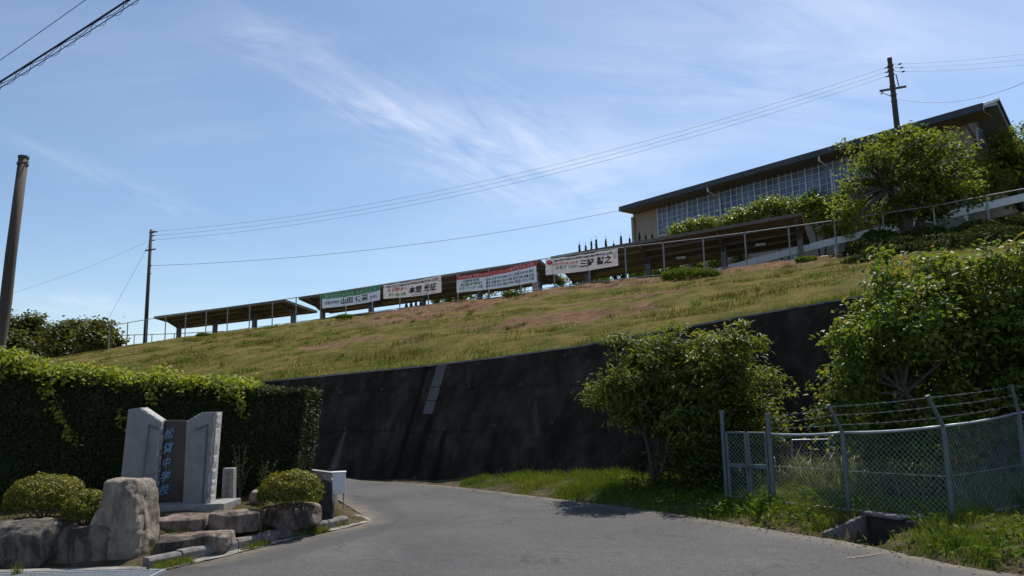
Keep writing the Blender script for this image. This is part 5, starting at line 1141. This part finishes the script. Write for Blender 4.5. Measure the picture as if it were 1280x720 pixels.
P2, u_ = scatter_line(KERB, 5200, .20, -.17); f1 = np.array([fbm(x, y, 3.2, 2.6, 3) for x, y in P2]); k_ = rng.random(len(P2)) < np.clip(f1 * 1.7 - .15 + .9 * sst(.22, .02, u_), 0, 1); P2 = P2[k_]; n = len(P2)
blades('kerb_weeds', np.stack([P2[:, 0], P2[:, 1], np.full(n, .008)], 1), rng.uniform(.03, .11, n), .007, .4 + .6 * rng.random(n), M['grass'], .9, 2)
n = 6000; X_ = rng.uniform(-6.5, -2.4, n); Y_ = rng.uniform(8.4, 11.2, n); ok = dist_poly(X_, Y_, GARDEN_FRONT) > .35; X_, Y_ = X_[ok], Y_[ok]; n = len(X_)
blades('garden_dry_grass', np.stack([X_, Y_, ground_z(X_, Y_) - .01], 1), rng.uniform(.03, .09, n), .008, rng.random(n), M['dry'], .9, 2)
P2 = np.array([[-4.98, 7.86]]) + rng.normal(0, .03, (60, 2)); blades('tuft', np.stack([P2[:, 0], P2[:, 1], np.zeros(60)], 1), rng.uniform(.05, .17, 60), .007, .4 + .6 * rng.random(60), M['grass'], .5, 2)
# thin plants with white specks against the hedge foot
for (px, py, lab) in ((300, 600, 'thin flowering weed against the hedge just right of the stone marker'), (332, 590, 'thin flowering weed against the hedge left of the round bush')):
    c_ = D(px, py, 10.75); t = empty('flowering_weed', (c_[0], 10.75, .36), label=lab, cat='weed'); b = MB(); lp = []
    for k_ in range(7):
        tip = np.array([rng.normal(0, .09), rng.normal(0, .04), rng.uniform(.35, .75)]); ps = [np.zeros(3), tip * .5 + np.array([0, 0, .05]), tip]; b.tube(ps, .003, 4); lp += [tip * f_ + rng.normal(0, .015, 3) for f_ in np.linspace(.3, 1, 12)]
    b.build('stem', M['bark_pale'], t); lp = np.array(lp); leaves('leaf_cluster', lp, rand_unit(len(lp)) + np.array([0, -.6, .3]), .05, .028, rng.random(len(lp)), M['leaf_light'], t)

# dry leaf litter along the right road edge
q_ = resample(R_S, 400); i = rng.integers(60, 330, 900); e_ = np.abs(rng.normal(0, .22, 900)); P2 = q_[i] + np.stack([-e_ + .05, -e_ * .5], 1) + rng.normal(0, .05, (900, 2)); n = 900
leaves('leaf_litter', np.stack([P2[:, 0], P2[:, 1], g0(P2[:, 0], P2[:, 1]) + .012], 1), rand_unit(n) * .25 + np.array([0, 0, 1.]), rng.uniform(.015, .05, n), .018, rng.random(n), M['dry'])

# grass hanging over the wall top
n = 7000; s_ = rng.uniform(-30, 3, n); f1 = np.array([fbm(a, 0, 1.1, 3.3, 4) for a in s_]); k_ = rng.random(n) < .45 + f1 * 1.2; s_, f1 = s_[k_], f1[k_]; n = len(s_); zt = ztop(s_)
P = F * s_[:, None] + N * (13.62 + .55 * zt + rng.uniform(-.02, .5, n))[:, None]; P[:, 2] = zt + .02
gsel = rng.random(n) < .5
blades('wall_top_grass', P[gsel], rng.uniform(.04, .18, gsel.sum()) * (1 + np.maximum(0, f1[gsel])), .012, rng.random(gsel.sum()), M['grass'], 1.1, 2)
blades('wall_top_dry_grass', P[~gsel], rng.uniform(.04, .15, (~gsel).sum()), .012, rng.random((~gsel).sum()), M['dry'], 1.1, 2)
# worn yellowish paint stroke on the road
a, b_ = G(1058, 699, .0), G(1103, 693, .0); d_ = (b_ - a) / np.linalg.norm(b_ - a); q_ = np.array([-d_[1], d_[0], 0]) * .025
b = MB(); ts = np.linspace(0, 1, 14); vs = []
for t_ in ts:
    c_ = a + (b_ - a) * t_; vs += [c_ - q_ * rng.uniform(.3, 1) + up * .009, c_ + q_ * rng.uniform(.3, 1) + up * .009]
b.add(vs, [(2 * i, 2 * i + 2, 2 * i + 3, 2 * i + 1) for i in range(13)]); tag(b.build('road_marking', plain('worn_paint', [(.13, .11, .07), (.24, .20, .13)], 30, .9, 0)), kind='structure')

# coarse weed tufts scattered over the bank
nc = 420; s_ = rng.uniform(-50, 2, nc); v_ = rng.random(nc); o_ = 13.61 + .55 * ztop(s_) + .4; o_ = o_ + (36.8 - o_) * v_ ** 1.1
ii = np.repeat(np.arange(nc), 34); sz = rng.uniform(.06, .28, nc)[ii]; sq, oq = s_[ii] + rng.normal(0, 1, len(ii)) * sz, o_[ii] + rng.normal(0, 1, len(ii)) * sz
P = F * sq[:, None] + N * oq[:, None]; P[:, 2] = hill_z(sq, oq) - .02; hh = rng.uniform(.08, .26, len(ii)) * (.6 + sz * 2); gsel = (ii % 5) < 2
blades('weed_tufts', P[gsel], hh[gsel], .022, .5 * rng.random(gsel.sum()), M['grass'], 1.0, 2)
blades('dry_tufts', P[~gsel], hh[~gsel], .020, rng.random((~gsel).sum()), M['dry'], 1.0, 2)
